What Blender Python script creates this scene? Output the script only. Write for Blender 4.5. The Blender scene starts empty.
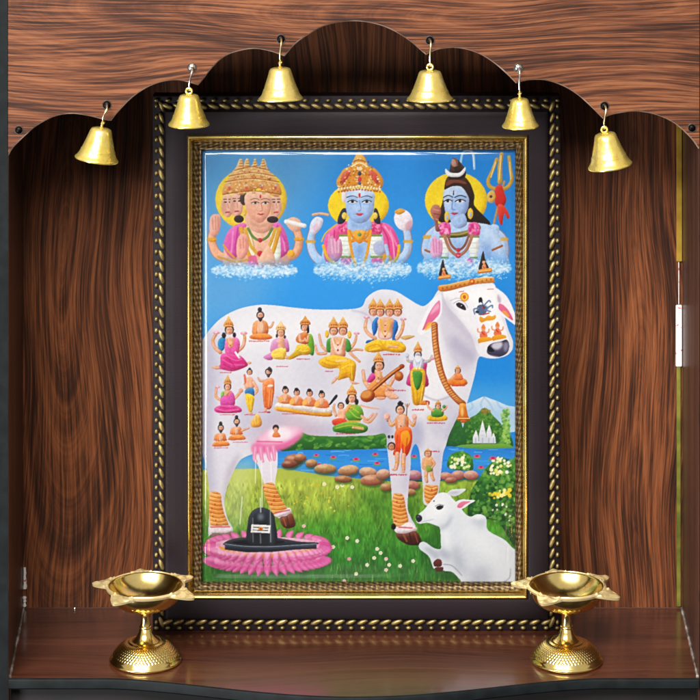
import bpy, bmesh, math, random
import numpy as np
from mathutils import Vector, Matrix
random.seed(4)
scene = bpy.context.scene
COL = scene.collection
MM = 0.001
CAM_D, CAM_Z, HORIZON = 2500.0, 1000.0, -300.0      # mm; the eye is level with a point above the picture
def W(px, py, Y):
    """photo pixel -> (X, Z) in mm on the plane at depth Y mm"""
    s = (CAM_D+Y)/CAM_D
    return (px-350)*s, CAM_Z-(py-HORIZON)*s
# ---------------------------------------------------------------- the printed picture
# painted in code: a small vector painter fills an array that becomes the colours of the printed sheet
PX0, PY0, PX1, PY1 = 201.0, 150.0, 517.0, 586.0
ART = 3.2
AW, AH = int((PX1-PX0)*ART)//2*2, int((PY1-PY0)*ART)//2*2
canvas = np.zeros((AH, AW, 3), np.float32)
rs = np.random.RandomState(7)
view = [0.0, 0.0, 1.0]

def V(ox, oy, sc): view[:] = [ox, oy, sc]
def hx(c):
    c = c.lstrip('#')
    if len(c) == 3: c = ''.join(ch*2 for ch in c)
    return np.array([int(c[i:i+2], 16) for i in (0, 2, 4)], np.float32)/255
def pts_of(s):
    a = np.array([[float(v) for v in p.split(',')] for p in s.split()], np.float64) if isinstance(s, str) else np.array(s, float)
    a = a/view[2] + np.array([view[0], view[1]])
    return (a - np.array([PX0, PY0]))*ART
def crom(p, closed=True, n=6):
    m = len(p)
    if m < 3: return p
    out = []
    rng = range(m if closed else m-1)
    for i in rng:
        if closed: p0, p1, p2, p3 = p[i-1], p[i], p[(i+1) % m], p[(i+2) % m]
        else: p0, p1, p2, p3 = p[max(i-1, 0)], p[i], p[i+1], p[min(i+2, m-1)]
        for k in range(n):
            t = k/n
            out.append(.5*((2*p1)+(-p0+p2)*t+(2*p0-5*p1+4*p2-p3)*t*t+(-p0+3*p1-3*p2+p3)*t**3))
    if not closed: out.append(p[-1])
    return np.array(out)
def blur(m, r):
    r = int(round(r))
    if r < 1: return m
    for _ in range(2):
        for ax in (0, 1):
            pad = [(0, 0), (0, 0)]; pad[ax] = (r+1, r)
            c = np.cumsum(np.pad(m, pad, mode='edge'), axis=ax)
            n = m.shape[ax]
            m = (c[2*r+1:2*r+1+n] - c[:n])/(2*r+1) if ax == 0 else (c[:, 2*r+1:2*r+1+n] - c[:, :n])/(2*r+1)
    return m
def bbox(p, pad):
    x0 = int(max(0, np.floor(p[:, 0].min()-pad))); x1 = int(min(AW, np.ceil(p[:, 0].max()+pad)+1))
    y0 = int(max(0, np.floor(p[:, 1].min()-pad))); y1 = int(min(AH, np.ceil(p[:, 1].max()+pad)+1))
    return x0, y0, x1, y1
def paint(mask, box, col, a=1.0, clip=None):
    x0, y0, x1, y1 = box
    if x1 <= x0 or y1 <= y0: return
    m = mask*a
    if clip is not None: m = m*clip[y0:y1, x0:x1]
    m = m[..., None]
    if isinstance(col, str) and '>' in col:
        c = [hx(k) for k in col.split('>')]
        t = np.linspace(0, len(c)-1, y1-y0)
        C_ = np.stack([np.interp(t, range(len(c)), [k[j] for k in c]) for j in range(3)], -1)[:, None, :]
    elif isinstance(col, str) and '|' in col:
        c = [hx(k) for k in col.split('|')]
        t = np.linspace(0, len(c)-1, x1-x0)
        C_ = np.stack([np.interp(t, range(len(c)), [k[j] for k in c]) for j in range(3)], -1)[None, :, :]
    elif isinstance(col, str): C_ = hx(col)
    else: C_ = col[y0:y1, x0:x1]
    v = canvas[y0:y1, x0:x1]
    v += (C_-v)*m
def full(mask, box):
    f = np.zeros((AH, AW), np.float32)
    x0, y0, x1, y1 = box
    if x1 > x0 and y1 > y0: f[y0:y1, x0:x1] = mask
    return f
def pmask(p, soft=0):
    s = soft*ART; box = bbox(p, 2+s*2)
    x0, y0, x1, y1 = box
    if x1 <= x0 or y1 <= y0: return np.zeros((0, 0), np.float32), box
    xs = np.arange(x0, x1)+.5; ys = np.arange(y0, y1)+.5
    cnt = np.zeros((y1-y0, x1-x0), np.int32)
    q = np.roll(p, -1, 0)
    for (ax, ay), (bx_, by_) in zip(p, q):
        if ay == by_: continue
        r = (ys >= min(ay, by_)) & (ys < max(ay, by_))
        idx = np.nonzero(r)[0]
        if not len(idx): continue
        xi = ax + (ys[idx]-ay)*(bx_-ax)/(by_-ay)
        st = np.clip(np.searchsorted(xs, xi), 0, x1-x0)
        ok = st < x1-x0
        np.add.at(cnt, (idx[ok], st[ok]), 1)
    m = (np.cumsum(cnt, 1) % 2).astype(np.float32)
    return (blur(m, s) if s >= .5 else m), box
VOL = [0.0]
brush = None
def volume(m, b, a, clip):
    """the illustrator's soft modelling: each painted form is rounded off, lit from the upper left, with a thin darker outline"""
    if VOL[0] <= 0 or a < .9 or min(m.shape) < 7: return
    r = max(1.0, min(9.0, min(m.shape)*.13)); k = int(r)*2+2
    f = blur(np.pad(m, k), r); gy, gx = np.gradient(f)
    sh = ((gx*.65+gy*.76)*r*2.4)[k:-k, k:-k]*m; e = np.clip(1-blur(np.pad(m, 4), 1.2)[4:-4, 4:-4], 0, 1)*m
    x0, y0, x1, y1 = b
    if clip is not None: sh = sh*clip[y0:y1, x0:x1]; e = e*clip[y0:y1, x0:x1]
    global brush
    if brush is None: brush = (vnoise(AH, AW, AH//3, AW//3, 51)*.6+vnoise(AH, AW, AH//9, AW//7, 52)*.4-.5).astype(np.float32)
    c = canvas[y0:y1, x0:x1]; w_ = m if clip is None else m*clip[y0:y1, x0:x1]; c *= 1+(brush[y0:y1, x0:x1]*w_)[..., None]*min(.34, VOL[0]*.75)*np.array([.8, 1, 1.15], np.float32); d = np.clip(-sh, 0, 1)[..., None]*VOL[0]; l = np.clip(sh, 0, 1)[..., None]*VOL[0]*.55
    c *= 1-d*np.array([.75, 1.0, 1.0], np.float32); c += (1-c)*l; c *= 1-e[..., None]*VOL[0]*.42
def P(col, s, a=1.0, soft=0, sm=1, clip=None):
    p = pts_of(s)
    if sm: p = crom(p)
    m, b = pmask(p, soft)
    if m.size:
        paint(m, b, col, a, clip)
        if soft == 0: volume(m, b, a, clip)
    return (m, b)
def E(col, cx, cy, rx, ry=None, rot=0, a=1.0, soft=0, clip=None):
    ry = rx if ry is None else ry
    t = np.linspace(0, 2*np.pi, 28, endpoint=False); r = math.radians(rot)
    x = rx*np.cos(t); y = ry*np.sin(t)
    return P(col, np.stack([cx+x*math.cos(r)-y*math.sin(r), cy+x*math.sin(r)+y*math.cos(r)], 1), a, soft, 0, clip)
def L(col, s, w, a=1.0, soft=0, clip=None, w2=None):
    p = crom(pts_of(s), False, 5); w2 = w if w2 is None else w2
    hw = w/view[2]*ART/2; hw2 = w2/view[2]*ART/2; sf = max(soft*ART, .6)
    x0, y0, x1, y1 = box = bbox(p, max(hw, hw2)+sf+1)
    if x1 <= x0 or y1 <= y0: return
    X, Y = np.meshgrid(np.arange(x0, x1)+.5, np.arange(y0, y1)+.5)
    best = np.full(X.shape, 1e9); n = len(p)-1
    for i in range(n):
        d = p[i+1]-p[i]; l2 = max(d@d, 1e-9)
        t = np.clip(((X-p[i][0])*d[0]+(Y-p[i][1])*d[1])/l2, 0, 1)
        dist = np.hypot(X-p[i][0]-t*d[0], Y-p[i][1]-t*d[1]) - (hw+(hw2-hw)*(i+t)/n)
        best = np.minimum(best, dist)
    m = np.clip(.5-best/sf, 0, 1).astype(np.float32)
    paint(m, box, col, a, clip)
    if soft == 0 and hw > 3: volume(m, box, a, clip)
def vnoise(h, w, ch, cw, seed):
    r = np.random.RandomState(seed); g = r.rand(ch+3, cw+3)
    y = np.linspace(0, ch, h); x = np.linspace(0, cw, w)
    yi = y.astype(int); xi = x.astype(int); fy = y-yi; fx = x-xi
    fy = (fy*fy*(3-2*fy))[:, None]; fx = (fx*fx*(3-2*fx))[None, :]
    a = g[yi][:, xi]; b = g[yi][:, xi+1]; c = g[yi+1][:, xi]; d = g[yi+1][:, xi+1]
    return ((a*(1-fx)+b*fx)*(1-fy)+(c*(1-fx)+d*fx)*fy).astype(np.float32)
def fleck(cols, poly, n, size, a=.9, seed=1, elong=1.0, rot=0):
    """n small dabs scattered inside a polygon"""
    r = np.random.RandomState(seed); p = np.array([[float(v) for v in q.split(',')] for q in poly.split()])
    k = 0
    while k < n:
        x = r.uniform(p[:, 0].min(), p[:, 0].max()); y = r.uniform(p[:, 1].min(), p[:, 1].max())
        ins = False; j = len(p)-1
        for i in range(len(p)):
            if (p[i][1] > y) != (p[j][1] > y) and x < (p[j][0]-p[i][0])*(y-p[i][1])/(p[j][1]-p[i][1])+p[i][0]: ins = not ins
            j = i
        if ins:
            s = size*r.uniform(.6, 1.3)
            E(cols[r.randint(len(cols))], x, y, s*elong, s, rot+r.uniform(-25, 25), a)
            k += 1
            continue
        k += .02
    return

# ---- sky, hills, water, meadow
V(0, 0, 1)
P('2f86cc>3a98e0>3593dc>1f84d2', '195,140 525,140 525,480 195,480', sm=0)
P('5b93c4', '195,140 330,140 250,330 195,330', .55, 18, 0)
P('a8d0ee', '455,385 525,385 525,420 455,420', .6, 8, 0)
P('cfe6f6', '196,150 340,150 250,330 196,330', .16, 16, 0)
P('157fd0', '440,150 525,150 525,420 440,420', .5, 20, 0)
V(450, 390, 7)
P('dbe6f1>a9c8e4>bcd5e8', '-60,140 60,125 150,95 205,70 240,58 280,72 330,90 400,120 480,150 480,300 -60,300')
for s in ('240,62 215,110 225,150 190,180', '240,62 280,110 300,150', '330,92 350,130 390,150', '150,100 160,130 130,160'):
    L('8fb3d6', s, 14, .45, 1)
P('5f8f3c>2d6430>2a5c30', '100,420 95,260 130,215 190,180 230,140 270,150 300,190 350,240 390,300 420,320 420,430')
P('3f7a34>1f5230', '-20,430 -15,280 10,220 40,165 62,180 85,260 100,330 110,430')
fleck(['3c7a36', '6c9a40', '2c5e2c', '548a38', '86a84a'], '110,300 140,220 230,145 300,195 400,310 390,390 110,390', 260, 8, .55, 3)
fleck(['8a6a34', 'a88040'], '215,150 245,135 280,160 270,180 225,180', 22, 7, .6, 4)
fleck(['7fb050', '5c9440', 'a7c870'], '370,150 410,135 420,400 350,390 380,300 360,190', 150, 10, .7, 5)
fleck(['3c7238', '2b5c30'], '0,300 40,190 85,300 90,400 0,400', 90, 8, .5, 6)
P('7fa648>4f8a3a', '60,402 160,392 320,390 420,396 420,440 60,425')
for pts in ('160,385 160,345 182,290 200,345 204,385', '205,385 203,320 228,222 252,320 255,385', '255,385 255,310 274,252 292,310 296,385', '290,385 292,345 304,310 318,345 322,385'):
    P('f4f4f6>c9ccd8', pts, sm=0)
for x in (180, 228, 272, 305): L('9aa4ba', f'{x},385 {x},350', 7, .7)
for x, y in ((182, 320), (228, 270), (228, 300), (274, 300), (228, 330)): L('aab2c6', f'{x-12},{y} {x+12},{y}', 3, .6)
V(0, 0, 1)
P('2d7ccb>3c93dd>2a6ec0', '195,449 300,447 400,450 450,448 480,451 525,449 525,482 195,484', sm=0)
for k in range(90):
    x = rs.uniform(260, 515); y = rs.uniform(450, 480); l = rs.uniform(4, 14)
    L(['6fb6ee', '1f62b4', '8cc8f4', '3a8a9a'][k % 4], [[x, y], [x+l/2, y+rs.uniform(-.6, .6)], [x+l, y]], rs.uniform(.6, 1.4), .5)
P('6f9e3e>2f6a2c>1f5024', '280,436 390,432 392,449 300,452 280,452')
fleck(['4d8a38', '7fae4a', '2c6a30'], '285,440 390,436 390,450 290,451', 90, 1.6, .6, 8, 1.8)
for x, y, s in ((316, 457, 1), (333, 459, 1.1), (375, 456, 1.1), (356, 461, 1.2), (377, 465, 1.1), (414, 458, 1), (477, 458, 1.2), (493, 460, 1.3), (481, 469, 1.1), (319, 466, .8)):
    E('5f9e5a', x, y+1.6, 4.2*s, 1.1*s, 0, .8); E('e05a86', x, y, 2.7*s, 1.3*s); E('b82a58', x, y-.2, 1.4*s, .9*s)
# meadow
P('a9b552>7fa03a>4f8a30>387a30>2f6e2e', '195,472 280,470 330,478 400,484 525,480 525,590 195,590', sm=0)
P('c9c860', '205,470 330,482 360,505 240,530 200,500', .5, 8)
P('2c6a2a', '380,488 420,500 400,520 350,500', .4, 6)
yy, xx = np.mgrid[0:AH, 0:AW]
gn = vnoise(AH, AW, 40, 60, 3)*.5+vnoise(AH, AW, 110, 220, 4)*.5
gmask = np.clip((yy/ART+PY0-478)/8, 0, 1)
canvas *= (1+(gn[..., None]-.5)*.55*gmask[..., None]).astype(np.float32)
for k in range(1500):
    y = 484+102*rs.rand()**.8; x = rs.uniform(200, 518); l = 2+5*(y-480)/100*rs.uniform(.6, 1.5); dx = rs.uniform(-2.2, 2.2)
    L(['5f9a34', '2a5f26', '86b04a', '3f7f2c', '24581f', '9cbc5c'][rs.randint(6)], [[x, y], [x+dx*.4, y-l*.6], [x+dx, y-l]], .9, .5, w2=.3)
fleck(['d8c83a', 'e8dc60', 'c8b030'], '285,485 330,482 350,510 300,520', 34, .8, .8, 9)
for x, y, c in ((303.5, 528, 'f2b8c8'), (347, 540, 'f4f0e0'), (357, 543, 'f4f0e0'), (377, 551, 'f4f0e0'), (380.5, 555, 'f0f4d8'), (374, 560, 'e8f0c8'), (386, 561, 'f8c8d4'), (367, 567, 'f0f0e0'), (349, 561, 'e890b0'), (389, 567, 'f0f4d8'), (400, 568, 'f0f0e0'), (386, 572, 'f4d0d0'), (344, 583, 'e8b8c8'), (413, 563, 'f0f0e0'), (356, 576, 'e8f0d0'), (337, 489, 'f0f0e0'), (352, 489, 'f0f0e0'), (342, 487, 'f4f4e8'), (324, 486, 'f0f0d0'), (333, 549, 'f0f0d8')):
    for a_ in range(5): E(c, x+1.1*math.cos(a_*1.257), y+1.1*math.sin(a_*1.257), .9, .9, a=.9)
    E('d8a030', x, y, .6)
# stones along the water
VOL[0] = .3
for x, y, w, h, c in ((293, 462, 9, 6, 'b06a4a>6a3a2c'), (300, 459.5, 6, 4, 'c88a60>704030'), (311, 465, 6, 4, 'c89868>7a5038'), (289, 466, 8, 4, '9a5a44>5a3028'), (325, 470.5, 11, 4.8, 'd8b07c>7a5636'), (348, 472, 10.5, 5, 'e0b888>8a5a40'), (343, 481, 9, 3.6, 'c08a5a>6a4030'), (368, 474, 9, 5, 'e8c49a>8a5044'), (372, 482, 12, 5.5, 'd09a70>8a4a40'), (383, 476, 7, 5, 'e4bc98>905a50'), (386, 489, 6, 4, 'c89a6a>7a4c34'), (414, 477, 8, 5, 'd0a0a0>8a5068'), (411, 487, 9, 4.5, 'c88a70>8a4a50'), (409, 494, 7, 3.4, 'c8a070>7a5038'), (446, 478, 6.5, 4, 'd8a088>9a5050'), (458, 477, 7, 4.6, 'd8a090>90504c'), (471, 477, 7.5, 4.6, 'e0b0a0>985850'), (451, 482, 6, 3, 'c08070>7a4038')):
    E('2a4a20', x+.5, y+2.2, w*1.03, h, a=.6, soft=.6)
    E(c, x, y, w, h, rs.uniform(-8, 8)); E('f4dcc0', x-w*.25, y-h*.4, w*.45, h*.3, a=.45, soft=.7)
# bushes
VOL[0] = 0
V(390, 380, 3.333)
P('4a8a34>2a5c2c', '195,300 196,265 215,248 245,244 270,260 278,290 268,308')
fleck(['5f9c3c', '2f6a2c', '7fb04c'], '198,300 200,262 240,246 272,262 274,305', 90, 5, .7, 11)
fleck(['f4f0d0', 'fff8e0', 'e8e8a0'], '205,300 205,262 240,250 268,265 268,300', 26, 5.5, .9, 12)
P('5a9440>2f6a30>1f4a24>1c4424', '300,330 320,300 345,275 375,262 400,280 430,270 430,560 360,480 300,470 260,460 270,380')
fleck(['3f7c34', '25562a', '6fa044', '183c1c', '88b458'], '300,330 345,280 400,270 430,280 430,520 330,470 270,450 275,380', 420, 6, .6, 13)
fleck(['f8f0c0', 'fffbe8', 'e8e480'], '330,300 345,265 378,260 400,280 410,320 330,330', 34, 5, .95, 14)
fleck(['f0d040', 'e8c030', 'fff0a0'], '330,385 400,365 412,390 340,405', 18, 6, .9, 15)
fleck(['f4d8dc', 'f8f0e8'], '330,420 400,420 410,500 350,460', 10, 4, .8, 16)
# ---- the white cow
V(0, 0, 1)
COW = ('196,348 203,340 209.5,331 221.7,319 238.7,310.5 258,306.5 275,307 292,309 316,311 345,311 361,308.5 366,300 373,294 382,291 395,292.6 407,299.4 417,305.5 424,307.5 432,301 '
       '440,290 455,284 475,281.5 492,284 497,292 503,312 508,330 513,343 512,352 505,358 493,359.5 482,358 478,361 475,376 470,395 466,407 461,413 455,424 449,437 446,447 443,456 441,475 439,492 437,507 424,506 423,490 421,470 419,452 415,446 '
       '411,455 410.5,468 408.5,490 407.5,510 411,520 415,530 398,533 394,528 392,505 391,488 389,468 387,450 385,436 374,437 363,437.5 345,438 329,438 310,437 300,434 292,440 282,448 272,452 262,453 252,456 240,462 232,476 226,492 224,505 227,520 232,533 212,536 208,536 209,500 206,470 200,450 196,440')
cm_ = P('e6e4ea>dedce4>d9d6e0>cfcbd8', COW)
cow = full(*cm_)
LEG = '264,452 276,450 277,470 275,487 283,505 291,515 278,520 270,505 264,487 258,468 253,458'
P('e6e0e8>d4ccd8', LEG)
# modelling of the cow
P('b8b4c8', '300,434 330,425 384,428 386,440 300,440', 0.74, 5, clip=cow)
P('c0a8b8', '250,440 275,415 310,420 320,440 270,455', 0.61, 6, clip=cow)
P('a8a8c0', '381,410 391,425 388,455 380,440', 0.68, 3, clip=cow)
P('a8a8c4', '405,440 420,420 424,440 416,455 410,458', 0.74, 3, clip=cow)
P('b0aec6', '444,440 455,415 462,408 452,440', 0.81, 3, clip=cow)
P('b4b2c8', '417,310 424,325 428,352 420,372 410,340', 0.47, 5, clip=cow)
P('b6b2c6', '474,352 470,372 456,372 446,352 452,338 462,352', 0.54, 5, clip=cow)
P('f4f2f4', '225,330 300,318 360,325 350,345 260,345 220,350', 0.68, 10, clip=cow)
P('a9a6bc', '203,345 212,335 216,380 212,440 214,500 203,520', 0.68, 4, clip=cow)
P('b0a6bc', '228,470 240,455 232,480 226,505 222,500', 0.81, 2.5, clip=cow)
P('c4bfd2', '399,455 411,455 409,490 403,490', 0.68, 2.5, clip=cow)
P('c4bfd2', '434,452 443,455 440,495 434,495', 0.68, 2.5, clip=cow)
P('f4f2f4', '405,300 420,312 440,340 455,385 440,430 415,400', 0.68, 8, clip=cow)
P('b6b6cc', '215,335 232,330 226,380 216,400', 0.41, 5, clip=cow); P('bcbace', '300,345 340,330 352,345 330,400 300,395', 0.30, 9, clip=cow); P('b4b2c8', '365,370 395,345 405,400 395,430 375,430', 0.41, 7, clip=cow); P('aeacc4', '240,400 262,388 290,410 262,432 236,440', 0.47, 6, clip=cow); P('b4b2c6', '425,420 445,400 458,405 440,440', 0.47, 4, clip=cow); P('b8b0c8', '361,312 380,300 400,306 396,325 370,328', 0.34, 5, clip=cow)
L('a8a4bc', '352,312 366,316 376,330', 2, 0.41, 2, clip=cow)
L('a8a4bc', '420,395 436,402 450,398', 2, 0.54, 1.5, clip=cow)
# head
VOL[0] = 0
V(430, 255, 6.364)
P('c9c2d2', '75,240 110,230 130,300 175,400 230,480 280,540 300,640 270,700 180,700 90,560 65,420', .55, 1.5)
P('f6f4f8>ece9f0', '85,240 150,215 290,190 400,195 420,260 440,350 470,450 500,540 500,600 470,655 390,668 320,650 290,600 270,540 230,470 170,400 110,330')
P('ffffff', '250,240 400,230 430,380 470,520 400,520 340,420 270,330', .6, 3)
P('b9b2c6', '80,300 120,290 200,430 290,540 300,600 230,540 150,450 90,380', .45, 2.5)
P('9a96b0', '150,520 240,590 290,640 270,690 190,640 130,580', .4, 3.5)
P('f2eff5', '70,265 40,270 0,320 -40,400 -75,470 -78,500 -60,520 -30,505 10,460 50,420 75,370')
P('e489ac>d8608c', '62,300 30,325 -8,385 -35,450 -48,490 -10,460 30,420 62,375')
P('f0b040', '-30,470 -10,440 20,440 10,465 -30,492', .8, .4); P('f6c8d8', '50,320 20,350 0,390 30,370 58,345', .6, .6)
P('f4f2f6', '415,225 450,238 490,275 520,330 545,400 548,455 520,440 480,410 440,380 425,330')
P('b8a0b8', '432,260 452,290 446,318 430,300', .8, .6)
P('e27a9c>d85880', '440,320 470,330 505,370 530,425 500,410 465,380 438,352'); P('f0b040', '460,370 480,365 505,395 495,405', .8, .4)
P('302c40>54506a>302c40', '372,590 400,570 450,560 490,550 505,590 490,635 440,660 390,652 362,630')
P('d8d4e2', '400,572 455,562 460,590 430,612 395,600', .9, .8); P('1c1a28', '372,590 395,600 410,622 385,628 365,612'); P('a8a4b8', '468,575 495,565 498,600 478,628', .7, 1)
P('e8e0e8', '330,640 400,652 450,662 400,668 340,660', .8, .6)
P('3a2c3c', '165,322 185,312 215,325 230,352 222,362 195,352 175,340'); E('14101c', 205, 338, 12, 9); E('ffffff', 200, 333, 3); L('8a7890', '150,318 185,300 220,312 240,345', 5, .6)
L('a89cb4', '130,300 170,285 210,290', 6, .5, .5)
E('e89a28', 219, 277, 28, 29); E('f4c860', 219, 277, 20, 20); E('c86a20', 219, 277, 11, 13); L('c84030', '185,245 215,240', 5, .8)
L('c84030', '365,228 405,226', 4, .8)
# band, horns
P('e8a858>c87830', '55,205 120,195 200,175 300,158 395,150 408,165 405,185 300,195 210,215 120,238 62,240')
for k in range(12): E('8a4a1c', 80+28*k, 222-5.2*k, 6, 7, a=.55)
L('f4d090', '60,208 140,195 230,172 320,156 400,152', 5, .8); E('d86028', 268, 178, 18, 18); E('f8d060', 268, 178, 7)
for x, y, s in ((88, 150, 1), (345, 110, 1.1)):
    P('3a2c30>1c181c', [[x-30*s, y], [x-22*s, y-60*s], [x-5*s, y-115*s], [x+8*s, y-60*s], [x+32*s, y-10*s], [x+28*s, y+8*s]])
    E('e4a878', x-2, y-50*s, 9*s, 12*s); E('201818', x-2, y-64*s, 10*s, 6*s); P('e09060', [[x-12*s, y-12*s], [x-8*s, y-36*s], [x+8*s, y-36*s], [x+12*s, y-10*s]]); L('c83830', [[x-6, y-28], [x+4, y-12]], 5)
    P('f0a848>c87028', [[x-34*s, y-4], [x, y-12*s], [x+40*s, y-16*s], [x+42*s, y+6*s], [x, y+12*s], [x-36*s, y+16*s]]); L('fae0a0', [[x-30*s, y+4], [x+38*s, y-4*s]], 4, .8)
# figures on the face
E('9ab0c8', 340, 350, 34, 26, a=.7); E('20202c', 322, 300, 13, 22); E('e8ecf4', 322, 322, 9, 11); P('5a6a88', '300,340 330,325 365,345 350,385 310,390'); 
for s in ('345,330 375,300 385,310', '360,350 395,330 398,345', '310,350 280,355 285,385', '350,360 385,370'): L('6a82a8', s, 9)
E('2c3448', 300, 372, 12, 9); E('c83838', 340, 345, 8); L('c83838', '335,390 375,380', 8); L('303848', '330,300 345,350', 5)
P('f0b840>e08a28', '315,425 320,400 345,412 370,395 395,400 415,392 420,410 400,425 360,428 330,440')
for x, y in ((340, 505), (430, 490)):
    E('e8a080', x, y-22, 13, 15); P('e88a48', [[x-14, y-28], [x, y-56], [x+14, y-28]]); P('e07858', [[x-22, y+30], [x-14, y-8], [x+14, y-8], [x+24, y+30]])
    L('e4a078', [[x-16, y], [x-34, y-8], [x-36, y-25]], 9); L('e4a078', [[x+16, y], [x+32, y-4], [x+36, y-22]], 9)
    P('f0b030>d88820', [[x-34, y+42], [x, y+28], [x+44, y+30], [x+54, y+48], [x-10, y+62], [x-30, y+66]]); L('b02828', [[x-8, y-2], [x+6, y+12]], 7, .8)
VOL[0] = .3
# neck rope and bell
V(400, 250, 4.115)
L('b8642c', '142,315 145,380 155,450 172,520 200,580 235,622 258,640', 27); L('e0a060', '140,315 143,380 153,450 170,520 198,580 233,620 256,636', 16, .9)
for k in range(34):
    t = k/33; q = crom(np.array([[142, 315], [145, 380], [155, 450], [172, 520], [200, 580], [235, 622], [258, 640]], float), False, 40); x, y = q[int(t*(len(q)-1))]
    L('8c4418', [[x-11, y+5], [x+11, y-5]], 3.5, .7)
P('f0a848>d87a2c>b85a20', '246,640 268,640 275,665 280,690 288,708 236,708 240,685 243,660'); E('f8d890', 256, 672, 6, 20, a=.7, soft=.5); E('c86428', 261, 712, 13, 7); L('f8c878', '238,700 286,700', 4)
# udder
VOL[0] = .2
V(195, 430, 4.373)
P('e8b8cc>e490b8>d86aa0', '262,62 300,20 340,5 400,-5 450,-5 472,15 455,45 410,75 360,92 300,95 262,105 248,95', 1, 1.6); P('c85890', '262,90 330,86 400,66 455,28 462,40 410,82 350,104 262,112', .55, 1.5)
P('e070a0', '250,70 300,82 380,72 440,40 455,42 410,80 350,100 260,110', .75, 1.2)
P('f4dce6', '280,40 360,0 440,0 440,30 380,60 300,65', .6, 2)
for s in ('262,85 258,130 266,146', '285,88 290,130 296,145', '315,85 322,125 328,140', '340,80 345,120 345,138'): L('e08cb0', s, 20, 1, .4, w2=13); L('f4c4d8', s, 5, .6, .5)
P('f2f0f4', '320,15 345,0 400,0 420,30 395,50 330,48', .75, 2)
L('c84870', '270,58 380,60', 5, .7)
E('2c2428', 352, -2, 14, 14); E('dca080', 352, 8, 10, 12); P('e08850', '338,38 345,18 362,18 372,38')
VOL[0] = 0
# milk
for s in ('264,140 262,240', '290,140 292,300 290,470', '330,140 335,330 330,480', '205,300 195,420'): L('f4f8f0', s, 4, .65, .3)
P('dfe8c8', '215,120 260,130 230,300 205,440 150,440 120,300 160,180', .30, 5)
VOL[0] = .3
# leg ornaments and hooves
V(200, 430, 5.833)
def wrap(poly, n, seed):
    P('e8a860>d88a40>e8b068', poly)
    r = np.random.RandomState(seed); p = np.array([[float(v) for v in q.split(',')] for q in poly.split()]); m = full(*pmask(pts_of(poly)))
    x0, x1, y0, y1 = p[:, 0].min(), p[:, 0].max(), p[:, 1].min(), p[:, 1].max()
    for k in range(n):
        y = y0+(y1-y0)*k/n
        L('a85a2c', [[x0, y], [(x0+x1)/2, y+14], [x1, y+2]], 5, .7, clip=m); L('f8d890', [[x0, y+8], [(x0+x1)/2, y+22], [x1, y+10]], 4, .6, clip=m); E('b83a2c', r.uniform(x0, x1), y+6, 5, 6, a=.7, clip=m)
wrap('55,380 85,370 118,385 125,440 140,500 165,575 110,580 62,575 50,480', 9, 1)
wrap('365,330 400,318 430,325 465,400 500,460 520,480 470,500 430,510 395,440 370,370', 8, 2)
for s, t in (('55,575 110,570 170,572 190,590 180,610 100,618 58,612', '60,578 170,576'), ('430,505 470,488 520,465 530,495 490,510 450,520', '440,495 520,478')):
    P('f0e8ec>d8ccd4', s); L('d05a6a', t, 9, .8)
P('8a4a34>4a241c', '465,522 500,512 535,500 555,560 540,580 500,585 475,565'); L('2a1410', '505,515 520,580', 4, .7); L('c07a5a', '485,525 500,570', 6, .6, .5)
P('8a7068>5a3a34', '68,615 140,615 180,605 190,650 150,668 75,672'); L('b08a80', '100,622 105,655', 8, .5, .5)
V(380, 430, 5.6)
wrap('72,375 100,365 130,378 145,450 158,530 120,560 82,555 68,470', 9, 3)
P('f4eaec>dcd0d8', '80,560 120,545 165,528 205,560 195,580 150,590 95,588'); L('d04a50', '105,555 180,560', 8, .8); E('1c1414', 75, 552, 14, 18)
P('7a4030>4a2018>3a1814', '90,592 140,592 200,578 232,630 215,655 160,655 105,625'); L('24100c', '165,590 178,655', 6, .7); L('b06a48', '130,595 150,635', 9, .6, .6); L('b06a48', '195,590 212,640', 7, .5, .6)
wrap('248,325 285,318 325,325 318,370 300,400 270,425 250,400', 5, 4)
# ---- small figures
VOL[0] = .34
FL = 'e8b090'
def face(x, y, r, hair='2c2028', skin=FL, beard=None):
    E(hair, x, y-r*.15, r*1.18, r*1.25); E(skin, x, y+r*.1, r*.86, r*1.05); E('c87858', x+r*.3, y+r*.35, r*.4, r*.6, a=.3, soft=.3)
    for d in (-.34, .34):
        E('f4e8e0', x+r*d, y+r*.02, r*.17, r*.08, a=.8); E('2a1c1c', x+r*d, y, r*.10, r*.08); L('4a302c', [[x+r*(d-.2), y-r*.2], [x+r*d, y-r*.3], [x+r*(d+.2), y-r*.2]], r*.09, .8)
    L('c04848', [[x-r*.2, y+r*.58], [x, y+r*.63], [x+r*.2, y+r*.58]], r*.14, .9); E('d83838', x, y-r*.35, r*.08, r*.14)
    P('c88868', [[x-r*.8, y], [x-r*.6, y+r*.6], [x, y+r*1.12], [x+r*.6, y+r*.6], [x+r*.8, y], [x+r*.45, y+r*.75], [x, y+r*.95], [x-r*.45, y+r*.75]], .45)
    L('b07050', [[x, y], [x+.06*r, y+r*.3]], r*.12, .6)
    if beard: P(beard, [[x-r*.7, y+r*.35], [x, y+r*.6], [x+r*.7, y+r*.35], [x+r*.5, y+r*1.3], [x, y+r*1.8], [x-r*.5, y+r*1.3]])
def crown(x, y, w, h, c='f0c068>c87a30'):
    P(c, [[x-w, y], [x-w*1.05, y-h*.35], [x-w*.6, y-h*.6], [x-w*.25, y-h*.9], [x, y-h*1.05], [x+w*.25, y-h*.9], [x+w*.6, y-h*.6], [x+w*1.05, y-h*.35], [x+w, y]])
    for k in (-.5, 0, .5): E('c83a4a', x+w*k, y-h*.28, w*.14, h*.08); E('fae6a8', x+w*k*.6, y-h*.55, w*.12, h*.03)
    L('fae0a0', [[x-w, y-h*.08], [x, y-h*.16], [x+w, y-h*.08]], h*.06, .8)
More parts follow.
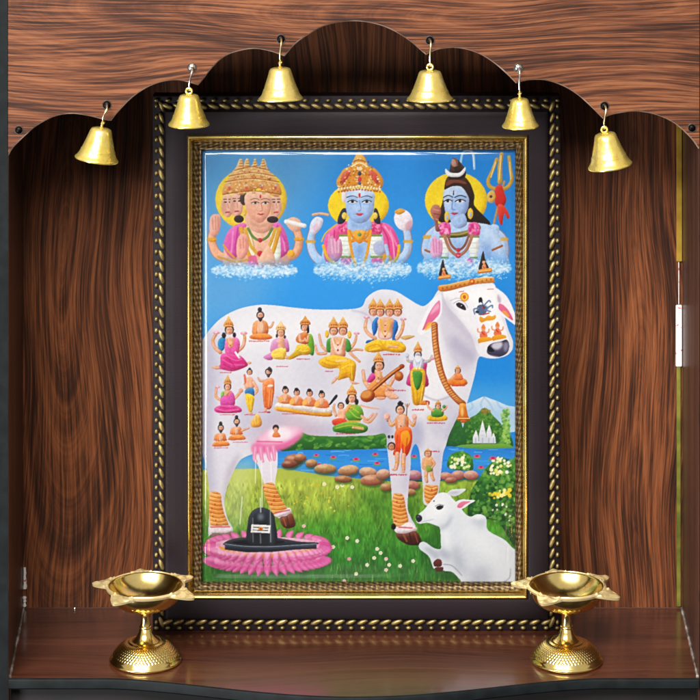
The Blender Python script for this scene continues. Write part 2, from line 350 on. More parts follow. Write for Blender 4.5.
def lotus(c, x, y, rx, ry=None, *k):
    ry = rx if ry is None else ry
    for t in (-70, -35, 0, 35, 70):
        q = math.radians(t); E(['e88cac', 'f4b8cc', 'f8d0dc', 'f4b8cc', 'e88cac'][(t+70)//35], x+math.sin(q)*rx*.55, y+ry*.25-math.cos(q)*ry*.5, rx*.26, ry*.62, t)
    L('6a9a50', [[x, y+ry*.5], [x, y+ry*1.2]], rx*.14)
def necklace(x, y, w, h, c='d8a030'):
    L(c, [[x-w, y], [x-w*.6, y+h*.7], [x, y+h], [x+w*.6, y+h*.7], [x+w, y]], w*.22); E('c03040', x, y+h, w*.2)
def arm(s, w, skin=FL):
    L('b87050', s, w*1.15, .8, w2=w*.85); L(skin, s, w, 1, w2=w*.7)
    q = np.array([[float(v) for v in k.split(',')] for k in s.split()]); x, y = q[-2]; L('d8a030', [[x-w*.4, y], [x+w*.4, y]], w*.35, .8)
def caption(x0, x1, y, h=1.0):
    """the tiny red captions, too small to read"""
    x = x0
    while x < x1:
        w = h*rs.uniform(.3, .8); L('c0283c', [[x, y+rs.uniform(-.15, .15)*h], [x+w, y+rs.uniform(-.2, .2)*h]], h*rs.uniform(.7, 1.1), .75); x += w+h*rs.uniform(.85, 1.3)
def folds(cols, lines, w=6, a=.55):
    for k, s in enumerate(lines): L(cols[k % len(cols)], s, w, a, .25)

V(205, 310, 10)      # pink seated woman, top left
P('2c86c0', '130,320 170,285 200,300 190,400 150,430 125,380')
arm('150,440 95,390 75,320 110,250', 34); arm('320,430 375,380 395,300 385,255', 32); lotus('', 110, 245, 34, 30); lotus('', 385, 248, 42, 22)
P('e87ab0>d8509a', '200,320 250,300 310,290 345,340 335,430 300,480 220,480 195,420')
P('e8b090', '225,300 270,300 275,380 235,390')
P('e0509c>c8307c>d85a9c', '150,490 180,450 280,460 360,480 420,550 415,580 320,620 250,630 160,610 110,600 150,560')
folds(['f088bc', 'a81e60'], ['170,510 260,560 390,565', '180,560 280,600 380,590', '200,470 300,520 360,510', '220,490 290,580 300,615'], 12)
P('e8b090', '60,590 120,575 150,600 110,612'); E('e8b090', 440, 545, 22, 14); L('f4f0f0', '300,440 340,495', 20)
E('2c2028', 185, 270, 22, 30); E('2c2028', 290, 265, 18, 26); face(240, 218, 40); crown(232, 185, 42, 105); necklace(250, 300, 36, 70); caption(150, 270, 642, 12)
# ascetic at the top
arm('590,170 650,190 680,140', 24); P('e8a060>e08850', '480,150 520,120 600,125 630,180 615,260 480,260 470,200'); P('e8b090', '530,120 580,120 590,240 520,240')
P('f0a050>d87838', '440,285 490,255 600,250 660,275 665,300 600,315 480,310'); folds(['c06028', 'fac080'], ['460,285 550,300 640,290', '500,170 500,250', '600,170 600,250'], 7)
face(550, 72, 34, '38303c', beard='38303c'); E('38303c', 545, 12, 22, 24); E('e0c8b0', 560, 180, 20, 40, a=.6); caption(440, 640, 328, 12)
V(260, 310, 10)      # two praying figures
P('e8a8d0>c878b0', '140,310 200,290 270,310 290,420 250,440 110,440 110,350'); P('e8b090', '190,290 235,290 240,420 180,400'); P('d080b8', '30,490 90,450 140,430 130,500 90,520')
P('f4dc70>e8c048', '110,440 170,400 250,400 260,460 240,510 130,500'); folds(['d8a838', 'faf0a0'], ['130,450 190,430 240,470', '140,490 200,480'], 8); E('e8b090', 265, 490, 20, 20); P('e8b090', '170,330 215,310 240,400 200,370')
face(205, 245, 36, '6a5048'); crown(205, 215, 44, 85, 'f4d8a0>e0a860'); E('3c3038', 165, 275, 12, 20); E('3c3038', 245, 285, 12, 18); caption(165, 280, 582, 11)
P('8cc040>4a8a30', '470,260 520,270 540,380 530,470 480,440 470,360'); P('e08a48>c86030', '360,290 400,250 470,240 480,350 400,350 360,330')
P('e8c838>d8a828', '270,500 340,430 370,370 450,360 500,400 490,460 400,470 310,510'); folds(['b8881c', 'f8e880', '88a030'], ['300,490 380,440 470,440', '360,400 420,430 480,420', '330,460 400,400'], 9)
arm('395,270 400,330 440,320', 30); arm('480,280 470,330 445,300', 24); face(445, 190, 36); E('2c2028', 478, 215, 14, 36); crown(450, 165, 46, 85, 'e8a848>b86a28'); caption(370, 490, 508, 11)
V(310, 310, 7.78)    # two-headed figure
arm('130,330 90,290 70,205', 22); arm('120,350 60,350 40,290', 22); arm('300,330 345,270 360,215', 22); arm('310,345 350,385 385,415', 22); arm('310,330 360,320 405,325', 20); lotus('', 362, 195, 26, 16)
P('5aa048>3c8038', '130,250 170,235 170,330 130,335'); P('5aa048>3c8038', '270,240 305,250 320,320 280,335')
P('e8b090>dc9c7c', '165,230 270,230 275,310 265,380 165,380 160,310'); P('f4e8e0', '185,300 215,260 240,300 235,350 205,350', .6, .5)
P('f0c030>dca020', '65,410 120,375 200,365 290,385 350,420 355,480 340,570 310,565 300,540 250,550 215,555 225,470 150,470 90,450')
folds(['c08018', 'f8e468'], ['90,420 160,445 240,440', '240,470 300,440 340,440', '240,520 300,500', '320,440 325,550', '120,400 200,420 290,400'], 8)
P('e8b090', '215,545 185,580 165,590 175,560 205,530'); P('e8b090', '310,560 345,572 385,585 330,590')
L('f4d0a0', '205,410 280,405', 18, .8)
for x in (182, 255): face(x, 178, 30, '8a4a30'); crown(x, 150, 34, 82)
E('e8b840', 130, 200, 16, 30); E('e8b840', 305, 205, 16, 30); necklace(215, 235, 30, 50); necklace(215, 235, 42, 90, 'e8e0d8'); caption(120, 180, 490, 8)
V(355, 290, 10)      # four-headed figure in yellow
P('2c7cc8>2060a8', '165,370 200,300 235,300 220,420 190,480 200,520 110,550 120,520 180,500'); P('2c7cc8>2060a8', '380,320 420,330 430,400 400,480 410,520 470,540 465,560 380,540 370,420')
arm('200,500 130,450 100,390 115,310', 34); arm('420,500 460,440 480,370 478,325', 34); lotus('', 115, 290, 34, 22); lotus('', 482, 308, 36, 22); P('d8b070', '450,490 520,470 595,475 570,495 500,515')
P('e8b090>dc9c80', '235,300 380,300 375,400 360,500 240,500 230,400'); P('f0dcd0', '250,440 350,440 350,500 250,500', .7, 1)
P('f4cc38>e0a820', '95,590 130,545 220,510 300,520 400,520 480,550 510,600 480,640 380,640 300,625 200,640 110,630')
folds(['c88a18', 'fae878'], ['120,590 220,560 290,620', '140,620 240,600', '320,600 420,570 490,600', '330,560 400,590', '250,530 300,600'], 12); L('e8b090', '330,580 420,585', 22)
for x, y in ((182, 245), (250, 250), (345, 250), (425, 248)): face(x, y-10, 38, '8a4a30'); crown(x, y-40, 42, 105)
for w, h in ((34, 60), (44, 120), (50, 170)): necklace(300, 310, w, h, 'e0b050')
caption(285, 450, 662, 15)
V(205, 370, 8.75)    # pink woman lower left
arm('140,280 95,250 95,180', 24); arm('250,270 290,230 310,200', 24); lotus('', 105, 165, 22, 18); E('e8a888', 312, 195, 20, 20)
P('e070b8>c84898', '150,220 190,190 240,210 260,270 245,330 145,330 130,280'); P('8cc860', '140,210 165,200 160,240 135,250'); P('e8b090', '170,190 215,190 200,230 170,240')
P('e05aa0>c0307c', '80,350 130,325 260,325 310,350 315,380 250,392 130,392 85,378'); folds(['f49cc8', 'a01c60'], ['100,355 180,375 290,360', '130,340 200,350 260,345'], 9)
face(195, 165, 28); crown(195, 140, 28, 80); necklace(195, 200, 22, 40); caption(130, 250, 407, 9)
# two standing men
arm('345,140 380,130 400,110', 20); P('e8b090', '345,110 380,75 415,90 425,170 350,180'); arm('420,120 455,190 425,230', 24); P('3c88c0>2860a0', '350,190 390,170 425,185 425,250 385,255 350,225'); P('f4d040>e0b028', '350,225 425,245 420,330 405,385 385,385 365,330')
folds(['c89020', 'f8ec80'], ['375,250 385,370', '405,260 400,370'], 6); P('e8b090', '380,385 408,385 412,398 380,398'); face(388, 35, 22, '302838'); E('302838', 388, 5, 12, 12); caption(345, 430, 407, 9); P('e06040', '335,60 350,55 360,110 345,140', .8)
arm('510,110 480,110 462,85', 20); P('f0a070>e07838>d06a38', '510,110 560,85 600,100 605,180 595,260 575,350 520,350 505,260 500,170'); folds(['b85028', 'fac8a0'], ['530,170 530,340', '560,200 555,340', '520,150 590,150', '585,190 575,330'], 7)
E('f4dcd0', 570, 155, 26, 14); E('e8b090', 525, 365, 14, 20); E('a02838', 553, 385, 18, 7); face(552, 35, 26, '40343c', beard='50444c'); P('40343c', '540,10 560,-15 585,10 580,40 560,25'); caption(470, 545, 385, 9)
# ascetics at the bottom, small mound
for x, y, f in ((275, 560, 1), (135, 615, 1)):
    P('e89a60>dc7c44', [[x-60, y], [x-40, y-40], [x+30, y-45], [x+48, y], [x+45, y+20], [x-50, y+20]]); P('f0a860>d07038', [[x-75, y+55], [x-40, y+25], [x+40, y+22], [x+72, y+40], [x+65, y+65], [x-60, y+70]])
    folds(['b85c28', 'fac890'], [[[x-50, y+45], [x, y+55], [x+60, y+45]], [[x-30, y-20], [x-30, y+25]], [[x+25, y-20], [x+25, y+20]]], 6)
    P('e8b090', [[x-20, y-40], [x+18, y-40], [x+15, y+15], [x-15, y+15]]); face(x, y-90, 24, '383038', beard='4a4048'); E('383038', x-2, y-130, 16, 20)
arm('320,545 350,535 380,525', 18); arm('120,600 140,615 150,600', 14)
P('f4cc70>e0a048', '395,470 420,440 440,405 460,400 480,425 495,470 480,510 410,515'); folds(['c88a30'], ['420,450 430,500', '445,420 450,500', '470,440 470,500'], 6); caption(245, 365, 648, 8); caption(80, 190, 698, 8)
V(250, 350, 5)       # four half figures on a band
P('f0ece8>d8d0d0', '130,275 180,270 260,275 340,285 405,300 400,330 320,325 220,310 130,298'); P('f0b848>d08a28', '130,292 200,300 300,318 400,322 398,342 300,336 200,322 130,312')
for x, y in ((176, 212), (233, 222), (297, 226), (358, 234)):
    P('eCA070>e08a50', [[x-38, y+55], [x-20, y+22], [x+20, y+22], [x+38, y+58], [x, y+66]]); P('e8b090', [[x-12, y+18], [x+12, y+18], [x+8, y+48], [x-8, y+48]]); P('f0c060', [[x-34, y+38], [x-18, y+30], [x-14, y+52], [x-34, y+60]], .7); P('d86a40', [[x+14, y+30], [x+32, y+42], [x+30, y+60], [x+12, y+56]], .7)
    face(x, y, 14); E('2c2028', x-2, y-16, 11, 9)
arm('135,245 155,262 175,262', 8); caption(160, 300, 328, 5)
P('20242c', '392,285 405,262 425,235 435,232 436,244 420,262 404,280')
V(330, 380, 7)       # mother in green, child
arm('40,260 25,210 30,185', 18); P('e8b090', '55,230 75,215 110,225 105,290 60,290'); P('e85838>c83828', '15,295 60,280 115,290 120,330 60,335 20,325'); face(75, 195, 20)
P('8cb848>4a8a2c', '110,220 150,185 210,195 235,260 200,300 120,290'); P('e8a860', '105,220 135,180 150,190 120,240')
P('98bc40>4a8c30>387828', '20,340 60,320 150,300 240,325 265,350 240,380 150,388 40,378 18,360'); folds(['d8d048', '2c6420', 'c8d860'], ['40,350 140,330 230,345', '60,370 150,355 240,370', '130,220 180,270 225,280', '140,200 200,240'], 9)
L('d8a040', '120,300 210,300', 10); L('e8a880', '160,345 230,355', 16)
arm('220,265 260,290 300,250', 18); arm('240,300 280,305 325,250', 18); arm('215,190 270,205 340,215', 10); E('2c2028', 120, 160, 14, 24); E('2c2028', 185, 165, 14, 22); face(152, 140, 28); crown(152, 115, 30, 72); necklace(152, 180, 22, 34); caption(45, 175, 390, 8)
# woman with a lute
V(320, 280, 4.377)
E('2c2028', 240, 400, 16, 22); arm('215,480 195,450 188,405', 17); P('e8a050>d87838', '215,470 235,430 270,425 290,470 270,510 205,510'); P('e050a0>c03080', '205,450 225,415 248,425 225,455'); P('e8b090', '240,400 265,405 270,440 245,440')
P('e8a060>dc8848', '200,500 260,470 310,490 290,520 210,520'); P('e8b090', '290,490 320,500 340,520 310,530 285,510'); arm('320,440 305,470 290,490', 15); arm('250,450 290,470 320,490', 15); E('e8b090', 265, 525, 22, 7); E('e8b090', 325, 522, 20, 8)
L('7a3418', '190,520 240,480 310,420 360,385', 17); L('d88848', '190,518 240,477 310,417 360,382', 9); E('a04c20', 208, 515, 33, 27, -20); E('e0a058', 202, 508, 24, 17, -20, a=.8, soft=.6); E('b05c28', 345, 428, 20, 22); E('e0a058', 343, 422, 10, 9, a=.8, soft=.5); E('a04820', 358, 385, 12, 10)
face(258, 383, 20); crown(255, 366, 19, 44); necklace(255, 410, 16, 26); caption(302, 370, 491, 6)
# standing figure in pink shawl and yellow robe
P('e05898>b83078', '392,380 415,350 445,350 468,370 465,410 475,450 465,475 385,470 380,440 392,410'); arm('400,365 385,360 382,340', 12, 'b8c4dc'); arm('460,365 480,360 490,340', 12, 'b8c4dc'); E('c8d0e0', 380, 338, 10); E('e8a8b8', 492, 350, 10, 8)
P('c4cce0', '410,350 450,350 448,400 412,400'); P('f0c838>d89c20', '398,400 455,400 460,470 450,530 440,552 410,552 400,500'); P('5a9a40>3a7a30', '405,410 430,402 448,420 440,470 425,490 412,465'); folds(['b87c18', 'f8ec80'], ['405,480 412,545', '450,470 440,540', '425,495 425,545'], 5)
face(428, 337, 15, '283040', 'c4cce4'); crown(428, 322, 16, 44); P('f4f4f4', '415,342 442,342 436,362 428,368 420,362', .8); necklace(428, 360, 15, 40, 'f0f0f0'); L('d8a030', '400,402 455,402', 6); P('e08a38', '435,540 470,535 472,552 440,555'); P('c02838', '462,535 480,540 476,556 466,550'); caption(405, 450, 576, 6)
# small green and yellow seated figure
P('f0c838>d8a028', '470,605 500,595 550,600 552,622 480,625'); P('6aa848>3c8034', '490,575 520,565 540,580 535,605 490,605'); arm('495,580 475,565 470,545', 9); arm('535,580 550,570 555,560', 9); face(517, 562, 11); crown(517, 553, 11, 20); E('5a9a50', 543, 562, 8, 8); caption(470, 545, 634, 6)
# dancer in orange
V(330, 380, 7)
arm('475,280 430,330 405,275', 24); arm('535,280 580,330 595,280', 24); E('f0b8a8', 398, 268, 22, 24); E('f0b8a8', 590, 270, 18, 20); L('8a6a58', '405,300 400,300', 10)
P('e89a60>d87840', '465,270 500,250 540,262 550,330 530,380 470,375 455,320'); P('e8b090', '480,265 525,265 520,360 478,350')
P('f07830>e05020>d04018', '450,395 480,350 560,345 575,420 560,500 535,545 510,545 500,490 485,530 460,540 440,530 455,470'); P('f0b030>e08a20', '500,380 545,370 560,430 530,480 500,440', .85)
folds(['b03010', 'f8a850'], ['470,400 465,520', '500,400 495,490', '540,420 530,530', '520,480 520,540'], 8)
arm('470,530 470,590 460,635', 30); arm('515,540 512,600 515,640', 30); E('e8b090', 450, 640, 20, 9); E('e8b090', 512, 655, 14, 9)
face(490, 222, 28); E('28242c', 492, 178, 22, 14); E('28242c', 490, 168, 12, 10); necklace(495, 265, 28, 70, 'c8b8a8'); L('7a5a4a', '540,180 535,260', 7); L('c89080', '525,180 540,205 555,178', 8); face(430, 480, 24, '302428', 'c88a68'); E('302428', 412, 410, 9, 12); E('302428', 436, 410, 9, 12); caption(425, 540, 677, 11)
# child on the far leg, figure on the chest
V(380, 430, 5.6)
arm('245,175 240,220 262,235', 14); P('e8b080>d89868', '248,165 290,160 300,200 290,235 250,235'); arm('262,235 258,270 262,300', 20); arm('285,230 290,265 300,290', 20); P('88a048', '255,215 290,210 295,238 265,245'); face(268, 145, 18, '8a5a40'); crown(268, 132, 16, 18); caption(285, 340, 130, 8); arm('295,180 305,200 290,220', 13)
V(400, 250, 4.115)
P('f09a48>e07028', '195,545 230,530 270,540 275,560 235,568 205,562'); P('e88850', '220,540 225,515 250,515 258,540'); face(238, 505, 11); crown(238, 497, 10, 16); arm('222,525 205,540 195,542', 7); caption(215, 265, 566, 5)
# ---- upper busts
VOL[0] = .24
def foam(x0, x1, y, h, seed):
    r = np.random.RandomState(seed); n = int((x1-x0)/2.2); v0 = VOL[0]; VOL[0] = 0
    P('4a9fe0', [[x0-10, y-20], [x0+60, y-50], [(x0+x1)/2, y-30], [x1-60, y-50], [x1+10, y-20], [x1-20, y+40], [(x0+x1)/2, y+h*1.4], [x0+20, y+40]], .55, 4)
    for k in range(n*9):
        t = r.rand(); x = x0-8+(x1-x0+16)*t; dy = h*(.35+.65*math.sin(math.pi*t)); q = r.normal(0, .55)
        E(['dcecf8', 'a8d0ee', 'f4fafe', '7ab8e4', '5aa0dc', 'eef6fc'][r.randint(6)], x, y+q*dy, r.uniform(2, 11)*(1.2-abs(q)*.4), r.uniform(1.5, 5), r.uniform(-35, 35), .5, .3)
    for k in range(n):
        x = r.uniform(x0, x1); y1 = y+r.uniform(-.8, 1.1)*h; E('ffffff', x, y1, r.uniform(1.2, 3), r.uniform(1, 2.4), 0, .8)
    VOL[0] = v0
V(200, 150, 5.185)   # four faced bust
E('f0cc40', 263, 262, 186, 165)
E('f8dc68', 263, 262, 160, 140, a=.5, soft=6)
arm('150,575 85,545 58,470 74,400', 46); arm('400,575 490,545 512,470 488,400', 46); P('e8b0a0', '50,440 48,370 65,342 100,345 105,400 85,450'); folds(['c07868'], ['62,360 66,420', '78,352 80,420', '92,352 92,410'], 5)
P('e8b8a0', '440,380 480,355 520,375 520,420 480,430'); L('f4f4f0', '445,378 540,400', 22)
P('ecbfa8>dfa48c', '225,385 390,385 430,450 450,540 440,615 150,615 120,560 140,460'); P('c07c68', '150,560 180,500 200,560 190,610', .4, 2.5); P('c07c68', '400,560 420,500 440,560 430,610', .4, 2.5); P('f8d8c4', '255,420 300,440 290,500 250,480', .5, 3)
P('e070b4>cc58a4', '150,420 215,385 240,400 215,440 190,560 150,560 120,500'); P('e070b4>cc58a4', '335,390 400,380 440,430 460,520 430,560 400,560 390,450 345,420')
folds(['f0a8d4', 'a83c84'], ['170,430 160,540', '195,410 180,520', '370,400 420,440 440,530', '400,400 440,480'], 9)
P('e8b49c', '240,340 380,340 370,410 320,440 250,410'); P('a87868', '255,375 310,392 365,375 350,400 310,410 270,400', .35, 1)
P('e2c07a', '232,430 262,430 285,540 265,560 240,500', .9); P('e9efe0', '365,435 408,435 415,565 372,565'); folds(['b8c8b0'], ['375,450 405,455', '375,480 408,485', '376,510 410,515', '378,540 412,545'], 6); P('e9efe0', '228,440 255,440 282,545 258,550', .8)
for w, h, c in ((62, 60, '6a8a4a'), (78, 130, 'd8a848'), (100, 190, 'd8a040')): necklace(310, 415, w, h, c)
P('e8a898', '190,480 215,440 245,460 250,520 225,570 190,560'); folds(['c07868'], ['205,470 208,520', '222,460 225,515', '236,470 238,520'], 5)
P('eab89c', '320,540 350,500 385,560 380,600 300,600'); P('d85a9c', '250,560 290,560 290,610 250,610', .8); L('d8a040', '90,560 180,585 250,575', 10); L('d8a040', '120,500 150,540 180,570', 10); E('e8b040', 470, 545, 20, 20); E('e0a030', 62, 475, 18, 10); E('e0a030', 510, 470, 22, 10)
for x, y, rx, ry in ((140, 295, 32, 62), (188, 290, 34, 66), (392, 295, 30, 62)):
    E('e8b8a4', x, y, rx, ry); E('b87c68', x-rx*.6, y+8, rx*.4, ry*.7, a=.4, soft=1); E('2a2024', x-10, y-18, 8, 4); E('2a2024', x+14, y-18, 8, 4); L('5a3a34', [[x-20, y-32], [x-4, y-32]], 4); L('5a3a34', [[x+6, y-32], [x+22, y-32]], 4); L('b84a50', [[x-8, y+36], [x+10, y+34]], 8); L('c08070', [[x+2, y-10], [x+6, y+14]], 5, .7)
E('382c30', 228, 260, 24, 34, a=.9); E('382c30', 200, 365, 26, 20); E('382c30', 375, 368, 30, 18)
P('f0c0a8>e4a890', '232,240 300,222 362,240 366,300 350,350 312,386 275,368 240,320'); P('c88470', '240,290 262,340 310,380 270,366 240,325', .4, 1.5); E('e8a08c', 262, 325, 16, 14, a=.5, soft=1.5); E('e8a08c', 345, 320, 14, 14, a=.5, soft=1.5)
for x in (285, 338): P('f4e8e4', [[x-19, 283], [x, 277], [x+18, 282], [x, 288]]); E('3a2824', x, 281.5, 6.5, 5.5); L('6a4840', [[x-24, 265], [x, 258], [x+22, 266]], 4, .8); L('382824', [[x-20, 282], [x, 275], [x+19, 281]], 4, .9); L('c89880', [[x-18, 273], [x, 268], [x+16, 273]], 3, .6)
L('c08470', '314,280 322,318 310,324', 6, .8); P('c85058', '296,338 306,335 313,337 320,335 331,338 314,346'); L('8a3038', '295,339 313,341 332,338', 2, .8); P('d49c84', '290,362 312,372 336,362 312,386', .5, 1); E('d04030', 312, 248, 5, 10); E('e8c060', 228, 330, 12, 20)
P('f0cc98>e4ae70>d89858', '115,240 120,200 150,150 165,120 185,95 200,60 212,52 222,90 232,60 245,50 256,90 268,85 284,50 298,88 310,88 326,50 340,70 350,105 385,150 415,200 420,235 395,250 360,235 330,215 300,205 250,225 215,240 160,230')
r_ = np.random.RandomState(5)
for k in range(240):
    x = r_.uniform(130, 405); y = r_.uniform(95, 235)
    if abs(x-268) < 40+ (y-80)*.75: E(['f8e0a8', 'a8602c', 'c87840', 'fcf0cc', '88502c'][r_.randint(5)], x, y, r_.uniform(3, 7), r_.uniform(2, 5), r_.uniform(0, 90), .6)
for x in (212, 245, 284, 326):
    for y_, r_2 in ((60, 7), (72, 10), (86, 13), (100, 15)): E('e0a860', x, y_, r_2, 7); L('fae8bc', [[x-r_2, y_-2], [x+r_2*.4, y_-4]], 3, .8); L('9a5c2c', [[x-r_2, y_+5], [x+r_2, y_+5]], 2.5, .7)
for y, w in ((100, 90), (130, 120), (160, 140), (225, 150)): L('9a5828', [[268-w, y+12], [268, y-6], [268+w, y+12]], 5, .7); L('fce8b8', [[268-w, y+18], [268, y], [268+w, y+18]], 4, .6)
for x in (150, 320, 240, 390): E('d85a50', x, 205, 8, 10, a=.8); E('b8d8e8', x, 190, 6, 6, a=.7)
foam(70, 490, 632, 36, 1)
V(300, 140, 4.667)   # central bust
E('f0cc28', 272, 312, 143, 108); E('f8e058', 272, 312, 110, 80, a=.4, soft=6)
BL = 'a8c4ea'
arm('120,590 66,545 48,480 64,410', 42, 'b4cef0'); arm('440,585 492,540 504,480 492,410', 42, 'b4cef0'); P('dcdcec', '45,430 50,390 75,365 105,375 100,410 70,445'); L('e8b080', '60,355 95,350 130,356', 12); E('f0e8f0', 482, 380, 42, 52, -25); P('d8a048', '440,340 470,325 490,340 460,355'); P('c890a0', '490,400 520,380 525,415 505,430', .6, .6); P('e0b0c0', '60,410 80,395 85,420 65,430', .6)
P('b4cef0>9abce4', '180,400 360,400 430,470 450,590 400,620 140,620 100,580 120,470')
P('e86aa4>d84488', '110,480 140,425 185,395 215,420 190,440 185,560 120,575'); P('e86aa4>d84488', '350,400 400,395 440,430 465,500 450,570 400,580 385,450')
folds(['f4a8cc', 'a82860', 'fcd0e0'], ['135,450 125,560', '160,430 150,560', '395,410 430,470 440,560', '420,430 452,500', '380,410 410,470 415,540'], 8)
P('5c80bc', '250,390 277,410 305,390 320,420 277,440 235,420', .4, 1.5); P('6488c4', '255,470 277,500 300,470 290,580 265,580', .35, 2.5)
L('e8b030', '108,500 130,560 180,590', 14); L('e8b030', '462,500 450,560 390,600', 14); L('e8b030', '100,480 120,440 170,400', 6)
P('e8a030>c87820', '370,550 400,530 430,560 420,600 375,605')
for x in (208, 352):
    P('e05890', [[x-28, 400], [x, 385], [x+28, 400], [x+24, 445], [x-24, 445]]); fleck(['f4a0c0', 'c03468'], f'{x-26},398 {x+26},398 {x+24},440 {x-24},440', 30, 6, .6, x)
    P('f0f2ec>dce4dc', [[x-26, 460], [x+26, 460], [x+28, 550], [x-20, 550]]); L('7a9a4a', [[x-26, 452], [x+26, 452]], 10); L('7a9a4a', [[x-20, 552], [x+28, 552]], 10)
    for y in (475, 495, 515, 535): L('b8c4bc', [[x-22, y], [x, y+4], [x+24, y]], 4, .7)
    P('e05088', [[x-16, 560], [x+28, 560], [x+26, 600], [x-10, 600]])
P('c890b0', '130,480 150,450 165,480 190,470 195,540 165,570 135,550'); folds(['f0c4d8'], ['145,470 150,530', '160,470 165,530', '178,475 178,530'], 9); P('b0b8d8', '345,490 385,480 400,530 370,545 345,530'); arm('400,500 410,550 400,580', 18, BL)
P('a4c0e8', '230,370 320,370 330,430 275,450 225,430'); P('7898cc', '235,385 275,408 318,385 300,415 250,415', .4, 1)
for w, h, c in ((45, 20, 'e8a838'), (48, 45, 'd88830'), (52, 170, 'e8a030')): necklace(277, 430, w, h, c); L(c, [[277-w, 430], [277-w*.9, 480], [277-w*.4, 430+h], [277, 440+h], [277+w*.4, 430+h], [277+w*.9, 480], [277+w, 430]], 10)
P('e8a840', '250,430 305,430 300,460 277,480 255,460'); E('6a9a60', 277, 448, 9); P('7c9cd0', '262,520 277,500 292,520 277,545', .5, .8)
P('2c3040', '195,330 215,330 210,385 180,400 175,375'); P('2c3040', '345,330 360,330 375,380 370,400 345,385')
P('c4d8f6>a8c4ee>98b8e6', '212,250 277,232 342,250 346,300 338,350 310,385 277,396 245,385 220,350 210,300'); P('7898cc', '212,290 225,345 255,385 277,395 240,380 218,350', .5, 1.2); P('8aa8d8', '344,290 330,350 300,388 330,368', .4, 1.2)
for x in (244, 311): P('eef4fa', [[x-20, 295], [x, 288], [x+20, 294], [x, 301]]); E('181c28', x, 294, 7, 6.5); L('34405c', [[x-26, 274], [x, 267], [x+24, 275]], 5, .85); L('181c28', [[x-22, 295], [x, 286], [x+22, 294]], 4.5); L('7c98cc', [[x-20, 284], [x, 277], [x+20, 284]], 4, .7); L('7894c8', [[x-16, 304], [x, 307], [x+16, 303]], 3, .6)
L('7090c4', '277,290 284,330 272,338', 5, .8); P('d85060', '260,351 270,347 277,349 284,347 295,351 277,361'); L('8a2c48', '259,352 277,354 296,352', 2.2, .8); P('7c9cd4', '255,368 277,374 300,368 277,384', .5, 1); E('dcecff', 262, 325, 14, 12, a=.5, soft=2); E('dcecff', 294, 325, 12, 12, a=.5, soft=2); E('e8f2ff', 277, 258, 34, 14, a=.5, soft=2); E('d83030', 277, 262, 5, 14); L('f4f4f8', '277,240 277,252', 6); E('e8c860', 206, 360, 12, 16); E('e8c860', 350, 360, 12, 16); P('f0e8f0', '195,240 215,240 212,290 195,290')
P('f0b858>d89038>e0a048', '175,225 170,195 190,160 205,140 235,125 250,95 262,75 277,60 292,75 305,95 320,125 350,140 372,165 388,195 380,230 350,250 330,235 277,228 225,235 205,250')
P('d86a58>c04848', '190,215 195,170 225,145 235,160 210,200'); P('d86a58>c04848', '368,215 360,170 330,145 320,160 345,200')
for k in range(220):
    x = r_.uniform(178, 376); y = r_.uniform(80, 240)
    if abs(x-277) < 18+(y-70)*.62: E(['fcecb8', '9a5c20', 'd88838', 'fff8dc', 'b87030', '7a4818'][r_.randint(6)], x, y, r_.uniform(2.5, 6), r_.uniform(2, 5), r_.uniform(0, 90), .65)
for t in np.linspace(0, 1, 15):
    x = 180+192*t; E('fce8b0', x, 222+14*abs(t-.5)*2, 6, 6); E('c86028', x, 236+12*abs(t-.5)*2, 5, 4)
E('405068', 277, 162, 9, 11); E('d84050', 277, 190, 9, 14); E('50688a', 277, 208, 8, 8); E('f8f0d0', 277, 140, 14, 8, a=.8); L('fcf0c8', '240,130 277,112 314,130', 6, .9); L('9a5820', '250,108 277,98 304,108', 5, .8)
foam(75, 505, 612, 46, 2)
V(410, 140, 4.667)   # bust with trident
E('f0cc28', 215, 288, 146, 132); E('f8e058', 215, 288, 110, 100, a=.4, soft=6)
L('c8dcf0', '235,120 245,70 270,52 295,70 300,140', 10, .8, .6); L('ffffff', '265,56 290,66 298,130', 4, .8, .4)
# trident
L('c09060', '440,200 400,360 378,470 368,590', 10); L('c8a040', '405,95 385,150 365,195 375,225 420,240', 15, w2=18); L('c8a040', '428,70 420,130 420,200', 18, w2=24); L('c8a040', '462,85 470,150 475,195 450,230 410,235', 15, w2=18); L('f4e0a0', '425,80 416,190', 6, .8); L('f4e0a0', '400,110 378,180', 5, .8); L('f4e0a0', '466,110 470,190', 5, .8)
P('d84030>b82820', '400,225 425,215 440,250 450,290 430,320 400,310 395,270'); P('e05038>c02c20', '410,310 440,315 465,360 455,375 440,350 430,405 415,380'); P('d8b060', '360,260 385,240 400,270 385,300 362,290'); E('6a3a20', 378, 270, 7)
# hair and body
P('3c2820>241814', '165,220 185,190 265,190 300,260 300,310 345,360 375,395 350,420 290,400 200,400 130,380 150,300')
arm('120,560 78,530 88,460 128,420', 50, 'a8c4ea'); arm('395,560 436,545 432,470 392,430', 48, 'a8c4ea'); P('b8d0f0', '365,430 385,400 415,410 410,450 380,460'); folds(['7890c0'], ['370,425 405,425', '372,440 405,440'], 5)
P('b8d0f2>98b8e4', '130,410 200,390 330,395 400,420 430,500 440,600 90,600 80,520 100,450'); P('88a8d8', '200,460 240,500 280,460 260,560 210,560', .45, 3); L('6888bc', '190,500 225,530 300,520', 7, .4, .8); P('d0e2f8', '340,420 390,440 400,480 360,500', .6, 2)
P('6484bc', '110,470 150,500 165,560 140,600 120,540', .4, 3); P('5c7cb8', '385,450 372,500 378,600 355,590 350,500', .55, 3); P('5c7cb8', '185,470 225,500 265,470 240,520 205,520', .35, 2.5); P('e4f0fc', '175,480 215,510 205,560 170,550', .4, 3); P('e4f0fc', '240,505 290,490 290,550 245,560', .4, 3); P('e0ecfc', '400,440 425,480 425,540 405,520', .5, 3)
